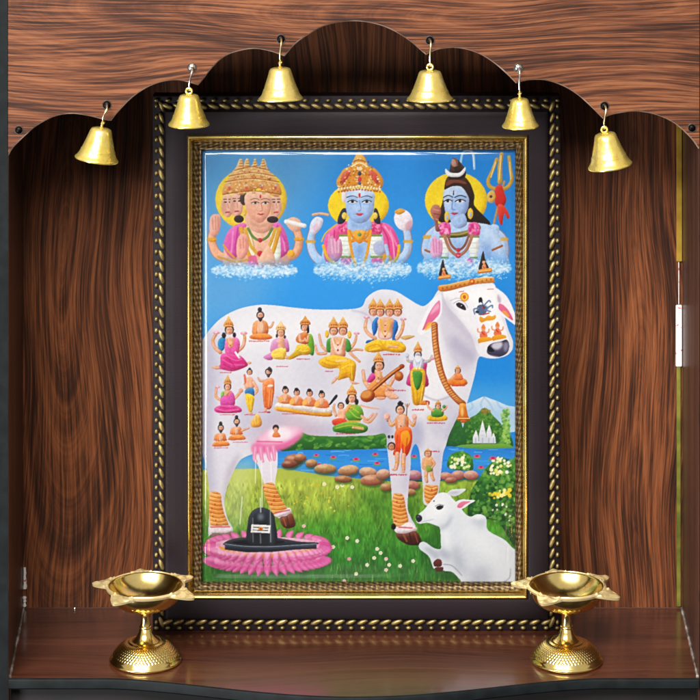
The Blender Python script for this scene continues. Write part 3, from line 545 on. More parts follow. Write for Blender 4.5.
L('a86838', '70,520 100,530 130,520', 10); L('a86838', '385,520 430,500', 10)
P('6a7a4a>8a7a40>5a5a30', '140,430 175,440 230,435 290,420 320,400 330,420 300,445 230,462 160,460'); folds(['c8b860', '3c3c24'], ['160,445 230,448 310,420', '170,455 240,456'], 5)
for x in (162, 298):
    P('e060a0', [[x-24, 400], [x, 390], [x+24, 400], [x+26, 450], [x-22, 450]]); fleck(['f4a8cc', 'b83070'], f'{x-22},400 {x+22},400 {x+22},445 {x-20},445', 26, 6, .6, x)
    P('f2f4f0>dce4e0', [[x-22, 465], [x+22, 465], [x+14, 560], [x-14, 560]]); L('7a9a4a', [[x-22, 458], [x+22, 458]], 9); L('7a9a4a', [[x-14, 556], [x+14, 556]], 9)
    for y in (485, 510, 535): L('b4c0bc', [[x-16, y], [x+16, y+2]], 4, .7)
P('e050a0', '265,565 292,560 296,590 275,595'); P('e0a8c8', '95,500 110,455 130,470 150,480 148,545 120,560 98,545'); folds(['c070a0'], ['108,470 112,530', '122,470 124,530', '136,480 136,530'], 7)
for w, h, c in ((50, 70, '8a5a48'), (66, 95, 'a87860')): necklace(225, 450, w, h, c)
P('b87868>8a5048', '95,340 110,310 135,312 145,345 130,390 140,430 120,430 115,390'); folds(['e0a898', '5a3028'], ['110,330 135,335', '112,350 138,355', '120,375 132,380'], 5)
P('c0d4f4>a8c2ec>94b2e2', '158,240 215,215 270,240 275,300 262,345 225,385 200,388 178,370 162,330'); P('7090c8', '262,270 268,320 245,365 215,388 250,345', .5, 1.5); P('dce8fa', '165,250 190,245 185,330 170,320', .5, 1.5); P('a4bee8', '195,375 250,350 265,400 225,420 195,400')
for x, w in ((178, 17), (235, 22)): P('eef4fa', [[x-w, 293], [x, 285], [x+w, 292], [x, 299]]); E('181820', x-2, 291, 7, 6.5); L('26304a', [[x-w-4, 274], [x, 265], [x+w+4, 273]], 5.5, .9); L('14141c', [[x-w-2, 293], [x, 283], [x+w+2, 291]], 5); L('7894c8', [[x-w, 281], [x, 274], [x+w, 281]], 3.5, .7)
L('6c88c0', '200,285 196,325 210,332', 5, .8); P('d04c60', '192,348 202,344 208,346 214,344 224,348 207,357'); L('7c2840', '191,349 208,350 225,348', 2.2, .8); L('20202c', '203,245 203,262', 5); L('f0e8e0', '190,250 215,250', 3, .6)
E('e8c040', 172, 365, 12, 26); E('e8c040', 282, 350, 13, 26); E('a0bce8', 172, 368, 5, 12); E('a0bce8', 282, 355, 5, 12)
P('4a2c20>2c1a14', '160,235 168,190 190,172 240,172 272,195 292,250 285,300 268,262 240,225 200,222 175,232'); P('8a4a38', '170,205 200,190 250,198 262,212 210,205 172,220', .8)
P('4c3428>281c18', '182,170 190,120 210,92 235,110 260,150 250,185 185,190'); P('f2f4f8', '165,140 190,158 230,158 258,132 255,158 230,178 190,178 168,165'); E('b88878', 208, 112, 16, 20); L('7a5040', '200,90 215,100 222,125', 6); folds(['6a4a38'], ['195,130 205,150', '240,120 245,140'], 6)
foam(45, 460, 605, 48, 3)
# redraw what overlaps the spray: horns and band are in front
V(430, 255, 6.364)
for x, y, s in ((88, 150, 1), (345, 110, 1.1)):
    P('3a2c30>1c181c', [[x-30*s, y], [x-22*s, y-60*s], [x-5*s, y-115*s], [x+8*s, y-60*s], [x+32*s, y-10*s], [x+28*s, y+8*s]])
    E('e4a878', x-2, y-50*s, 9*s, 12*s); E('201818', x-2, y-64*s, 10*s, 6*s); P('e09060', [[x-12*s, y-12*s], [x-8*s, y-36*s], [x+8*s, y-36*s], [x+12*s, y-10*s]]); L('c83830', [[x-6, y-28], [x+4, y-12]], 5)
    P('f0a848>c87028', [[x-34*s, y-4], [x, y-12*s], [x+40*s, y-16*s], [x+42*s, y+6*s], [x, y+12*s], [x-36*s, y+16*s]]); L('fae0a0', [[x-30*s, y+4], [x+38*s, y-4*s]], 4, .8)
P('f4f2f6', '72,235 140,215 160,190 300,165 330,150 395,148 400,160 300,178 210,195 120,215 75,222')
P('e8a858>c87830', '55,205 120,195 200,175 300,158 395,150 408,165 405,185 300,195 210,215 120,238 62,240')
for k in range(12): E('8a4a1c', 80+28*k, 222-5.2*k, 6, 7, a=.55)
L('f4d090', '60,208 140,195 230,172 320,156 400,152', 5, .8); E('d86028', 268, 178, 18, 18); E('f8d060', 268, 178, 7)
# ---- black stone on a pink lotus
VOL[0] = .2
V(200, 500, 5)
P('24501f', '40,330 120,200 560,195 660,260 640,360 400,410 200,400 60,370', .45, 3)
def petals(n, cx, cy, rx, ry, l, w, c0, c1, a0, a1):
    w *= .92
    for k in range(n):
        t = math.radians(a0+(a1-a0)*k/(n-1)); x = cx+rx*math.cos(t); y = cy+ry*math.sin(t); d = np.array([math.cos(t), .55*math.sin(t)]); d /= np.hypot(*d); nrm = np.array([-d[1], d[0]]); b = np.array([x, y])
        pp = [b-nrm*w, b+d*l*.4-nrm*w*1.05, b+d*l*.72-nrm*w*.6, b+d*l, b+d*l*.72+nrm*w*.6, b+d*l*.4+nrm*w*1.05, b+nrm*w]
        P(c0, pp, sm=0); P(c1, [b-nrm*w*.8-d*l*.3, b+d*l*.35-nrm*w*.4, b+d*l*.8, b+d*l*.35+nrm*w*.4, b+nrm*w*.8-d*l*.3], .55, .6); L('c05a90', [b-nrm*w, b+d*l*.5-nrm*w*1.1, b+d*l], 2.5, .6)
petals(17, 335, 225, 270, 30, 44, 17, 'd868a0', 'f0a8cc', 180, 360)
E('e0aac0', 335, 240, 280, 45); P('e8a830>d08820', '90,240 150,262 240,280 350,282 480,270 590,245 590,262 480,292 350,302 220,298 110,275')
petals(23, 335, 250, 265, 46, 62, 22, 'cc5090', 'e88abc', -12, 192)
P('b83078>d0508c', '60,318 200,332 340,340 500,328 620,300 612,335 470,362 340,368 200,362 80,345', .9, 1.5)
petals(27, 335, 312, 268, 26, 56, 17, 'd468a4', 'f2a6cc', -8, 188)
petals(23, 335, 258, 262, 22, 62, 19, 'dc70ac', 'f6b8d8', -4, 184)
P('c03c80', '70,325 200,338 340,346 500,332 610,308 600,325 480,346 340,358 200,352 80,338', .55, 1.5)
P('e8a830>d08820', '92,240 150,262 240,278 350,282 480,270 588,245 560,258 480,282 350,292 220,290 120,268', .75, .5)
petals(19, 335, 264, 250, 18, 34, 15, 'e48ab8', 'f8c4de', 4, 176)
P('3c4048>20242c', '122,222 160,205 230,196 360,196 440,208 500,218 582,222 582,232 480,240 360,244 220,244 122,236')
P('181c24', '160,220 230,206 350,205 420,216 380,230 230,232')
P('4a5260>2c323c>1c2028', '122,228 220,240 350,242 470,236 582,228 582,254 480,258 360,270 230,272 122,258', sm=0); L('8a98a8', '122,229 220,241 350,243 470,236 582,229', 4, .8)
P('343a44>1e2228>2a2e36', '240,225 238,120 246,85 268,58 302,46 340,56 366,82 374,120 376,225'); P('9aa6b4', '292,80 310,78 316,100 300,112 288,100', .7, 1.8); P('5c6674', '345,80 362,110 364,220 350,220', .6, 2); P('5c6674', '252,110 262,90 262,200 252,210', .4, 2)
L('e8f0f4', '300,0 302,70', 5, .7, .4); L('c8d4d8', '350,60 352,220', 5, .5, .5); L('c8d4d8', '262,100 264,220', 4, .4, .5); L('c8d4d8', '300,180 302,225', 6, .4, .6)
P('f4f4f4', '258,132 350,136 348,148 257,144', sm=0); P('f4f4f4', '257,148 348,152 347,162 256,158', sm=0); P('f4f4f4', '255,162 347,166 346,176 254,172', sm=0); P('f4f4f4', '256,132 266,132 262,174 252,172', sm=0); P('f4f4f4', '342,136 352,136 348,176 338,176', sm=0); E('e8a030', 302, 153, 13, 8); E('c83030', 302, 153, 5, 5)
# ---- white calf
VOL[0] = 0
V(410, 480, 6.364)
P('1f4a22', '60,430 190,320 200,500 320,640 200,640 120,560', .5, 3)
CALF = '38,250 60,225 90,200 130,150 170,105 205,92 245,100 270,130 300,160 330,200 360,235 390,245 420,232 455,232 485,255 490,320 520,350 570,375 610,400 660,450 720,480 720,720 380,720 320,650 270,600 215,590 180,565 150,575 120,500 60,450 62,415 95,408 150,445 195,450 195,400 190,320 160,300 110,285 65,290 42,280'
P('e8ebf0>dde1e8>d6dae2>dde1e8', CALF); calf = full(*pmask(crom(pts_of(CALF))))
P('a8aebc', '185,310 230,290 260,240 270,250 240,310 200,340', 0.81, 2, clip=calf); P('f4f6f8', '80,215 170,120 230,130 240,200 150,270', 0.81, 4, clip=calf); P('b0b6c4', '395,270 440,240 485,260 485,320 420,310', 0.54, 3, clip=calf); P('f2f4f6', '395,240 450,235 470,250 430,262', 0.95, 1.5, clip=calf)
P('9aa0b0', '270,450 300,440 350,560 370,600 320,600 280,540', 0.54, 4, clip=calf); P('a4aab8', '195,450 240,470 260,520 215,510 180,480', 0.68, 2.5, clip=calf); P('a4aab8', '380,600 460,560 520,600 480,690 390,690', 0.54, 5, clip=calf); P('f4f6f8', '330,320 460,360 560,450 600,540 480,500 380,420', 0.68, 8, clip=calf); L('9aa0b0', '640,580 630,640 560,680', 8, 0.68, 1, clip=calf); P('aab0be', '120,440 170,470 180,520 140,500 90,450', 0.68, 1.5, clip=calf); L('8a90a0', '215,550 270,560 330,620', 7, 0.68, .8, clip=calf)
P('fbfbfc', '200,320 240,340 260,440 230,440', .6, 3, clip=calf)
P('e4e6ec>c4c6d0', '238,98 262,75 300,70 355,70 330,95 300,112 270,115'); P('e6e8ec', '270,185 295,150 330,136 370,138 415,143 380,165 345,190 305,203'); P('e88aa4>d86a8c', '300,185 312,160 345,147 385,150 350,170 325,190'); P('aeb2c0', '248,95 280,85 320,85 290,100', .6, .5)
P('2c2a38', '36,240 55,232 75,245 75,268 55,282 40,270'); E('6a6878', 52, 246, 8, 5, a=.8); P('3a3640', '165,188 185,174 212,178 205,195 180,203'); E('14121a', 188, 188, 11, 8); L('6a6478', '160,180 185,168 215,174', 5, .7); E('6a3838', 152, 146, 5, 5)
L('8c8a98', '66,280 110,272 150,262', 4, .5, .4)
P('7a4038>4a221c', '150,535 175,515 200,525 200,560 170,565 152,560'); P('6a3430>40201c', '160,570 210,568 205,592 170,595')
# overall print grain
canvas *= (1+(vnoise(AH, AW, 200, 150, 21)[..., None]-.5)*.03)
canvas = np.clip(canvas, 0, 1)
lum = canvas.mean(2); hi = lum-(blur(lum, 5)); canvas = np.clip(canvas+hi[..., None]*.22, 0, 1)      # the press sharpens and saturates
gl_ = canvas.mean(2, keepdims=True); canvas = np.clip(gl_+(canvas-gl_)*1.08, 0, 1)
canvas = canvas+(canvas*canvas*(3-2*canvas)-canvas)*.18
art = canvas.reshape(AH//2, 2, AW//2, 2, 3).mean((1, 3))
# ---------------------------------------------------------------- helpers
def build(name, bm, mats, parent=None, smooth=True, loc=None, angle=40):
    bmesh.ops.recalc_face_normals(bm, faces=bm.faces)
    me = bpy.data.meshes.new(name); bm.to_mesh(me); bm.free()
    for m in (mats if isinstance(mats, (list, tuple)) else [mats]): me.materials.append(m)
    if smooth:
        me.polygons.foreach_set('use_smooth', [True]*len(me.polygons))
        me.set_sharp_from_angle(angle=math.radians(angle))
    o = bpy.data.objects.new(name, me); COL.objects.link(o)
    if loc is not None: o.location = Vector(loc)*MM
    if parent is not None: o.parent = parent
    return o
def thing(name, label, cat, loc, group=None):
    o = bpy.data.objects.new(name, None); COL.objects.link(o); o.location = Vector(loc)*MM
    o.empty_display_size = .02; o['label'] = label; o['category'] = cat
    if group: o['group'] = group
    return o
def v(bm, x, y, z): return bm.verts.new((x*MM, y*MM, z*MM))
def box(bm, x0, x1, y0, y1, z0, z1, mat=0):
    c = [v(bm, x, y, z) for x in (x0, x1) for y in (y0, y1) for z in (z0, z1)]
    for f in ((0, 1, 3, 2), (4, 6, 7, 5), (0, 4, 5, 1), (2, 3, 7, 6), (0, 2, 6, 4), (1, 5, 7, 3)):
        bm.faces.new([c[i] for i in f]).material_index = mat
def prism(bm, pts, z0, z1, mat=0):
    """pts: (x, y) outline, extruded in z"""
    a = [v(bm, x, y, z0) for x, y in pts]; b = [v(bm, x, y, z1) for x, y in pts]; n = len(pts)
    bm.faces.new(a[::-1]).material_index = mat; bm.faces.new(b).material_index = mat
    for i in range(n): bm.faces.new((a[i], a[(i+1) % n], b[(i+1) % n], b[i])).material_index = mat
def rings(bm, ring_list, seg, mat=0, close_start=True, close_end=True):
    """ring_list: functions theta -> (x, y, z)"""
    rr = []
    for fn in ring_list: rr.append([v(bm, *fn(2*math.pi*k/seg)) for k in range(seg)])
    for a, b in zip(rr, rr[1:]):
        for k in range(seg): bm.faces.new((a[k], a[(k+1) % seg], b[(k+1) % seg], b[k])).material_index = mat
    if close_start: bm.faces.new(rr[0][::-1]).material_index = mat
    if close_end: bm.faces.new(rr[-1]).material_index = mat
def lathe(bm, prof, seg=48, mat=0, c=(0, 0, 0), disp=None):
    def mk(i, r, z):
        def f(t):
            d = disp(i, r, z, t) if disp else 0
            return (c[0]+(r+d)*math.cos(t), c[1]+(r+d)*math.sin(t), c[2]+z)
        return f
    rings(bm, [mk(i, max(r, .02), z) for i, (r, z) in enumerate(prof)], seg, mat)
def tube(bm, pts, r, seg=10, mat=0):
    pts = [Vector(p) for p in pts]; n = len(pts); rr = []
    up = Vector((0, 1, .13)).normalized()
    for i, p in enumerate(pts):
        d = (pts[min(i+1, n-1)]-pts[max(i-1, 0)]).normalized()
        a = d.cross(up)
        if a.length < .05: a = d.cross(Vector((1, 0, .2)))
        a.normalize(); b = d.cross(a)
        ri = r[i] if isinstance(r, (list, tuple)) else r
        rr.append([v(bm, *(p+a*ri*math.cos(2*math.pi*k/seg)+b*ri*math.sin(2*math.pi*k/seg))) for k in range(seg)])
    for a, b in zip(rr, rr[1:]):
        for k in range(seg): bm.faces.new((a[k], a[(k+1) % seg], b[(k+1) % seg], b[k])).material_index = mat
    bm.faces.new(rr[0][::-1]).material_index = mat; bm.faces.new(rr[-1]).material_index = mat
def torus(bm, c, R, r, axis='y', seg=24, rs_=8, mat=0, sx=1.0):
    c = Vector(c); rows = []
    for i in range(seg):
        t = 2*math.pi*i/seg; row = []
        for k in range(rs_):
            q = 2*math.pi*k/rs_; a = R+r*math.cos(q); h = r*math.sin(q)
            p = (a*math.cos(t)*sx, h, a*math.sin(t)) if axis == 'y' else (h, a*math.cos(t)*sx, a*math.sin(t)) if axis == 'x' else (a*math.cos(t), a*math.sin(t), h)
            row.append(v(bm, *(c+Vector(p))))
        rows.append(row)
    for i in range(seg):
        a, b = rows[i], rows[(i+1) % seg]
        for k in range(rs_): bm.faces.new((a[k], b[k], b[(k+1) % rs_], a[(k+1) % rs_])).material_index = mat
def smooth_line(p, n=6, closed=False):
    p = [Vector(q) for q in p]; m = len(p); out = []
    for i in range(m if closed else m-1):
        p1, p2 = p[i], p[(i+1) % m]
        p0 = p[i-1] if (closed or i) else p1; p3 = p[(i+2) % m] if (closed or i+2 < m) else p2
        for k in range(n):
            t = k/n; out.append(.5*((2*p1)+(p2-p0)*t+(2*p0-5*p1+4*p2-p3)*t*t+(3*p1-p0-3*p2+p3)*t**3))
    if not closed: out.append(p[-1])
    return out
# ---------------------------------------------------------------- materials
class G:
    def __init__(s, name):
        s.m = bpy.data.materials.new(name); s.m.use_nodes = True; s.t = s.m.node_tree
        s.b = s.t.nodes['Principled BSDF']; s.out = s.t.nodes['Material Output']
        s.co = s.n('ShaderNodeTexCoord').outputs['Object']
    def n(s, kind, **kw):
        q = s.t.nodes.new(kind)
        for k, val in kw.items(): setattr(q, k, val)
        return q
    def put(s, sock, val):
        if isinstance(val, bpy.types.NodeSocket): s.t.links.new(val, sock)
        else: sock.default_value = val
    def math(s, op, a, b=0.0, c=None, clamp=False):
        q = s.n('ShaderNodeMath', operation=op, use_clamp=clamp); s.put(q.inputs[0], a); s.put(q.inputs[1], b)
        if c is not None: s.put(q.inputs[2], c)
        return q.outputs[0]
    def sep(s, vec):
        q = s.n('ShaderNodeSeparateXYZ'); s.put(q.inputs[0], vec); return q.outputs
    def comb(s, x, y, z):
        q = s.n('ShaderNodeCombineXYZ')
        for i, val in enumerate((x, y, z)): s.put(q.inputs[i], val)
        return q.outputs[0]
    def noise(s, vec, scale=1.0, detail=3.0, rough=.5, dist=0.0):
        q = s.n('ShaderNodeTexNoise'); s.put(q.inputs['Vector'], vec); q.inputs['Scale'].default_value = scale
        q.inputs['Detail'].default_value = detail; q.inputs['Roughness'].default_value = rough; q.inputs['Distortion'].default_value = dist
        return q.outputs['Fac']
    def ramp(s, fac, stops, interp='LINEAR'):
        q = s.n('ShaderNodeValToRGB'); s.put(q.inputs[0], fac); e = q.color_ramp; e.interpolation = interp
        while len(e.elements) > 1: e.elements.remove(e.elements[-1])
        for i, (p, c) in enumerate(stops):
            k = e.elements[0] if i == 0 else e.elements.new(p)
            k.position = p; k.color = (*c, 1) if not isinstance(c, float) else (c, c, c, 1)
        return q.outputs[0]
    def mix(s, fac, a, b, mode='MIX'):
        q = s.n('ShaderNodeMix', data_type='RGBA', blend_type=mode); s.put(q.inputs[0], fac)
        for i, val in ((6, a), (7, b)): s.put(q.inputs[i], val if isinstance(val, bpy.types.NodeSocket) else (*val, 1))
        return q.outputs[2]
    def bump(s, h, strength=.3, dist=.001):
        q = s.n('ShaderNodeBump'); q.inputs['Strength'].default_value = strength; q.inputs['Distance'].default_value = dist
        s.put(q.inputs['Height'], h); s.put(s.b.inputs['Normal'], q.outputs[0])
    def set(s, **kw):
        for k, val in kw.items():
            sock = s.b.inputs[k]
            if isinstance(val, tuple) and len(val) == 3: val = (*val, 1)
            s.put(sock, val)
        return s

def wood(name, grain, field, cols, rough=.35, coat=.0, freq=.09, warp=26.0, coat_rough=.12, streak=.35, figure=.5, contrast=2.5):
    """rosewood veneer: growth rings of a plank, r = distance to a long ellipse (or two) + pores and streaks along the grain"""
    g = G(name); x, y, z = g.sep(g.co)
    X = g.math('MULTIPLY', x, 1000.0); Y = g.math('MULTIPLY', y, 1000.0); Z = g.math('MULTIPLY', z, 1000.0)
    if grain == 'Z': A, L_ = X, Z
    elif grain == 'X': A, L_ = Z, X
    elif grain == 'XY': A, L_ = Y, X      # flat board, grain along X
    else: A, L_ = Y, Z                    # side wall
    w1 = g.noise(g.comb(g.math('MULTIPLY', A, .011), g.math('MULTIPLY', L_, .004), 3.1), 1, .6, .4)
    w2 = g.noise(g.comb(g.math('MULTIPLY', A, .04), g.math('MULTIPLY', L_, .007), 7.7), 1, .4, .4)
    wa = g.math('ADD', g.math('MULTIPLY', g.math('SUBTRACT', w1, .5), warp*2.2), g.math('MULTIPLY', g.math('SUBTRACT', w2, .5), warp*.16))
    A2 = g.math('ADD', A, wa)
    rs_ = []
    for (ca, cl, k) in field:
        da = g.math('SUBTRACT', A2, ca); dl = g.math('MULTIPLY', g.math('SUBTRACT', L_, cl), k)
        rs_.append(g.math('SQRT', g.math('ADD', g.math('MULTIPLY', da, da), g.math('MULTIPLY', dl, dl))))
    r = rs_[0]
    if len(rs_) > 1:
        side = g.math('GREATER_THAN', A, 0.0)
        r = g.math('ADD', g.math('MULTIPLY', rs_[0], g.math('SUBTRACT', 1.0, side)), g.math('MULTIPLY', rs_[1], side))
    rings_ = g.noise(g.comb(g.math('MULTIPLY', r, freq), 0.0, 0.0), 1, 6, .72)
    ring2 = g.noise(g.comb(g.math('MULTIPLY', r, freq*.32), 5.0, 0.0), 1, 2, .5)
    st = g.noise(g.comb(g.math('MULTIPLY', A2, .55), g.math('MULTIPLY', L_, .012), 1.3), 1, 4, .6)
    pore = g.noise(g.comb(g.math('MULTIPLY', A2, .95), g.math('MULTIPLY', L_, .03), 9.0), 1, 3, .65)
    tone = g.math('ADD', g.math('MULTIPLY', rings_, figure), g.math('ADD', g.math('MULTIPLY', ring2, .42), g.math('MULTIPLY', st, streak)))
    tone = g.math('SUBTRACT', tone, (figure+.42+streak)/2-.5)
    tone = g.math('ADD', g.math('MULTIPLY', g.math('SUBTRACT', tone, .5), contrast), .5, clamp=True)
    n = len(cols); pos = [.08, .34, .5, .66, .92]
    c = g.ramp(tone, list(zip(pos, cols)))
    pf = g.ramp(pore, [(.34, 1.0), (.45, 0.0)])
    c = g.mix(g.math('MULTIPLY', pf, .5), c, tuple(q*.35 for q in cols[0]))
    g.set(**{'Base Color': c, 'Roughness': g.math('ADD', g.math('MULTIPLY', st, .18), rough-.09), 'Coat Weight': coat, 'Coat Roughness': coat_rough})
    if coat: g.put(g.b.inputs['Coat Roughness'], g.math('ADD', g.math('MULTIPLY', g.math('ADD', g.noise(g.co, 22, 4, .6), g.noise(g.comb(g.math('MULTIPLY', x, 6.0), g.math('MULTIPLY', y, 60.0), 0.0), 1, 3)), .12), coat_rough-.06))
    g.b.inputs['Specular IOR Level'].default_value = .3
    g.bump(g.math('SUBTRACT', st, g.math('MULTIPLY', pf, .6)), .12, .0006)
    return g.m
EL = (-1, 0)
def WX(px, Y): return W(px, 0, Y)[0]
def WZ(py, Y): return W(350, py, Y)[1]
M = {}
YB, YF = 66.0, -118.0                     # back panel face, front plane of the cabinet
M['pelmet'] = wood('pelmet_veneer', 'X', [(WZ(10, YF), WX(560, YF), .13)], [(.022, .0075, .004), (.056, .0175, .008), (.100, .031, .013), (.145, .048, .019), (.21, .077, .031)], .5, .0, .095, 24, streak=.95, figure=.65, contrast=2.5)
M['back'] = wood('back_veneer', 'Z', [(WX(70, YB), WZ(245, YB), .16), (WX(640, YB), WZ(900, YB), .055)], [(.015, .0045, .0018), (.055, .0155, .0052), (.108, .031, .0098), (.160, .047, .0145), (.225, .071, .024)], .5, .0, .105, 20, streak=.7, figure=.75, contrast=2.5)
M['side'] = wood('side_veneer', 'YZ', [(-40, 900, .06)], [(.012, .005, .004), (.036, .014, .009), (.058, .024, .016), (.078, .034, .023), (.11, .05, .036)], .4, .05, .1, 14)
M['shelf'] = wood('shelf_veneer', 'XY', [(-220, 80, .12)], [(.019, .0055, .003), (.044, .0122, .006), (.067, .0195, .0098), (.092, .028, .0145), (.135, .047, .026)], .35, .9, .09, 30, coat_rough=.10, contrast=1.9)

g = G('dark_edge_band'); nz = g.noise(g.co, 60, 3)
g.set(**{'Base Color': g.ramp(nz, [(.35, (.0022, .0034, .004)), (.7, (.0055, .0085, .0098))]), 'Roughness': .6, 'Specular IOR Level': .18}); M['edge'] = g.m
g = G('black_recess'); nz = g.noise(g.co, 30, 3); g.set(**{'Base Color': g.ramp(nz, [(.3, (.004, .0035, .0035)), (.7, (.009, .007, .007))]), 'Roughness': .6}); M['black'] = g.m
g = G('raw_board_edge'); nz = g.noise(g.co, 50, 3)
g.set(**{'Base Color': g.ramp(nz, [(.3, (.10, .05, .035)), (.5, (.22, .14, .10)), (.75, (.40, .31, .26))]), 'Roughness': .6}); M['raw'] = g.m
g = G('worn_sealant'); nz = g.noise(g.co, 45, 3, .55)
g.set(**{'Base Color': g.ramp(nz, [(.36, (.07, .045, .038)), (.5, (.16, .125, .11)), (.66, (.38, .35, .33))]), 'Roughness': .5}); M['seal'] = g.m
g = G('gold_edging'); nz = g.noise(g.co, 50, 3)
g.set(**{'Base Color': g.ramp(nz, [(.3, (.42, .24, .03)), (.7, (.62, .40, .06))]), 'Metallic': .5, 'Roughness': .35}); M['edging'] = g.m
g = G('green_gold_edging'); nz = g.noise(g.co, 40, 3)
g.set(**{'Base Color': g.ramp(nz, [(.35, (.09, .12, .02)), (.7, (.32, .28, .05))]), 'Metallic': .4, 'Roughness': .35}); M['edging2'] = g.m
g = G('paper_scrap'); nz = g.noise(g.co, 160, 2)
g.set(**{'Base Color': g.ramp(nz, [(.60, (.72, .68, .66)), (.66, (.5, .08, .06))]), 'Roughness': .7}); M['paper'] = g.m

def metal(name, c0, c1, rough, scale=40, bump=0.0, metallic=1.0, bscale=300):
    g = G(name); nz = g.noise(g.co, scale, 4, .6)
    g.set(**{'Base Color': g.ramp(nz, [(.3, c0), (.7, c1)]), 'Metallic': metallic, 'Roughness': g.math('ADD', g.math('MULTIPLY', nz, .12), rough-.06)})
    if bump: g.bump(g.noise(g.co, bscale, 3), bump, .0006)
    return g.m
M['lamp'] = metal('polished_brass', (.93, .66, .19), (1.0, .80, .33), .17, 60, .04, bscale=40)
M['leaf'] = metal('frosted_brass', (.96, .73, .30), (1.0, .84, .48), .30, 90, .15, metallic=.7, bscale=420)
M['bell'] = metal('yellow_brass', (.86, .62, .10), (.98, .80, .24), .27, 80, .10, metallic=.72, bscale=160)
g = G('bell_brass'); oi = g.n('ShaderNodeObjectInfo').outputs['Random']
pv = g.n('ShaderNodeVectorMath', operation='ADD'); g.put(pv.inputs[0], g.co); g.put(pv.inputs[1], g.comb(oi, g.math('MULTIPLY', oi, 3.7), 0.0))
nz = g.noise(pv.outputs[0], 70, 5, .65); n2 = g.noise(pv.outputs[0], 160, 4, .7)
c = g.ramp(nz, [(.28, (.50, .33, .06)), (.38, (.90, .66, .12)), (.60, (1.0, .80, .22)), (.72, (1.0, .90, .48))]); c = g.mix(g.math('MULTIPLY', oi, .30), c, (.80, .66, .30))
g.set(**{'Base Color': c, 'Metallic': .78, 'Roughness': g.math('ADD', g.math('MULTIPLY', n2, .3), .08)}); g.bump(g.math('ADD', nz, g.math('MULTIPLY', n2, .4)), .35, .0012); M['bell'] = g.m
M['steel'] = metal('bright_steel', (.62, .60, .56), (.8, .78, .74), .2)
M['wire'] = metal('brass_wire', (.62, .48, .24), (.8, .66, .38), .28)
M['screw'] = metal('black_screw', (.006, .006, .006), (.015, .014, .013), .4)
M['bead'] = metal('aged_gold_bead', (.17, .12, .045), (.44, .33, .135), .5, 160, .25, metallic=.85)
M['rim'] = metal('gilt_rim', (.52, .35, .09), (.70, .50, .17), .27, 50)
g = G('aubergine_moulding'); x, y, z = g.sep(g.co)
nz = g.noise(g.comb(g.math('MULTIPLY', x, 90.0), 0.0, g.math('MULTIPLY', z, 900.0)), 1, 4, .6); n2 = g.noise(g.co, 14, 3)
g.set(**{'Base Color': g.mix(n2, (.0065, .0036, .0052), (.013, .0072, .0105)), 'Roughness': g.math('ADD', g.math('MULTIPLY', nz, .3), .44), 'Specular IOR Level': .22}); g.bump(nz, .25, .0005); M['aubergine'] = g.m
g = G('carved_slip'); uv = g.n('ShaderNodeUVMap').outputs[0]; ux, uy, _ = g.sep(uv)
wv = g.math('SINE', g.math('MULTIPLY', ux, 2*math.pi/5.2)); w3 = g.math('SINE', g.math('ADD', g.math('MULTIPLY', ux, 2*math.pi/9.7), g.math('MULTIPLY', uy, 11.0)))
h = g.math('ADD', g.math('MULTIPLY', wv, .5), g.math('MULTIPLY', w3, .5)); h = g.math('ADD', h, g.math('MULTIPLY', g.math('SUBTRACT', g.noise(g.co, 420, 3), .5), 3.4))
g.set(**{'Base Color': g.ramp(g.math('ADD', g.math('MULTIPLY', h, .5), .5), [(.15, (.035, .018, .008)), (.55, (.095, .058, .021)), (.97, (.24, .16, .06))]), 'Metallic': .6, 'Roughness': .45}); g.bump(h, .18, .0008); M['slip'] = g.m
g = G('printed_sheet'); a = g.n('ShaderNodeAttribute', attribute_name='ink')
g.set(**{'Base Color': a.outputs['Color'], 'Roughness': .42, 'Specular IOR Level': .3}); M['print'] = g.m
g = G('clear_cover'); tr = g.n('ShaderNodeBsdfTransparent'); gl = g.n('ShaderNodeBsdfGlossy'); gl.inputs['Roughness'].default_value = .10
fr = g.n('ShaderNodeFresnel'); bf = g.n('ShaderNodeNewGeometry').outputs['Backfacing']; g.put(fr.inputs[0], g.math('ADD', g.math('MULTIPLY', bf, 1/1.6-1.6), 1.6)); mx = g.n('ShaderNodeMixShader')
sm_ = g.noise(g.co, 18, 3); g.put(gl.inputs['Roughness'], g.math('ADD', g.math('MULTIPLY', sm_, .08), .06))
g.put(mx.inputs[0], g.math('MULTIPLY', fr.outputs[0], 1.0)); g.put(mx.inputs[1], tr.outputs[0]); g.put(mx.inputs[2], gl.outputs[0]); g.put(g.out.inputs[0], mx.outputs[0]); M['glass'] = g.m

# ---------------------------------------------------------------- the cabinet
SHELF = 68.0
cab = thing('shrine_cabinet', 'dark rosewood veneer shrine cabinet with scalloped front board and glossy shelf, everything stands in it', 'cabinet', (0, 0, 0))
LB, RB = WX(23, YB), WX(682.5, YB); LF, RF = WX(8.5, YF), WX(699, YF); TOP = 800.0
bm = bmesh.new(); box(bm, LB-16, RB+16, YB, YB+12, 20, TOP); build('back_panel', bm, M['back'], cab, False)
def side(inb, inf, s):
    bm = bmesh.new()
    pts = [(inb, YB-.3), (inf, YF+1.2), (inf+s*20, YF+1.2), (inb+s*20, YB-.3)]
    prism(bm, pts, 20, TOP-.5); o = build('side_panel', bm, M['side'], cab, False)
    bm = bmesh.new(); prism(bm, [(inf+s*.4, YF+1), (inf+s*.4, YF), (inf+s*20, YF), (inf+s*20, YF+1)], 20, TOP-.5); build('edge_band', bm, M['edge'], o, False)
side(LB, LF, -1); side(RB, RF, 1)
bm = bmesh.new(); box(bm, LB-20, RB+20, YF-2, YB+12, TOP, TOP+16); build('top_panel', bm, M['side'], cab, False)
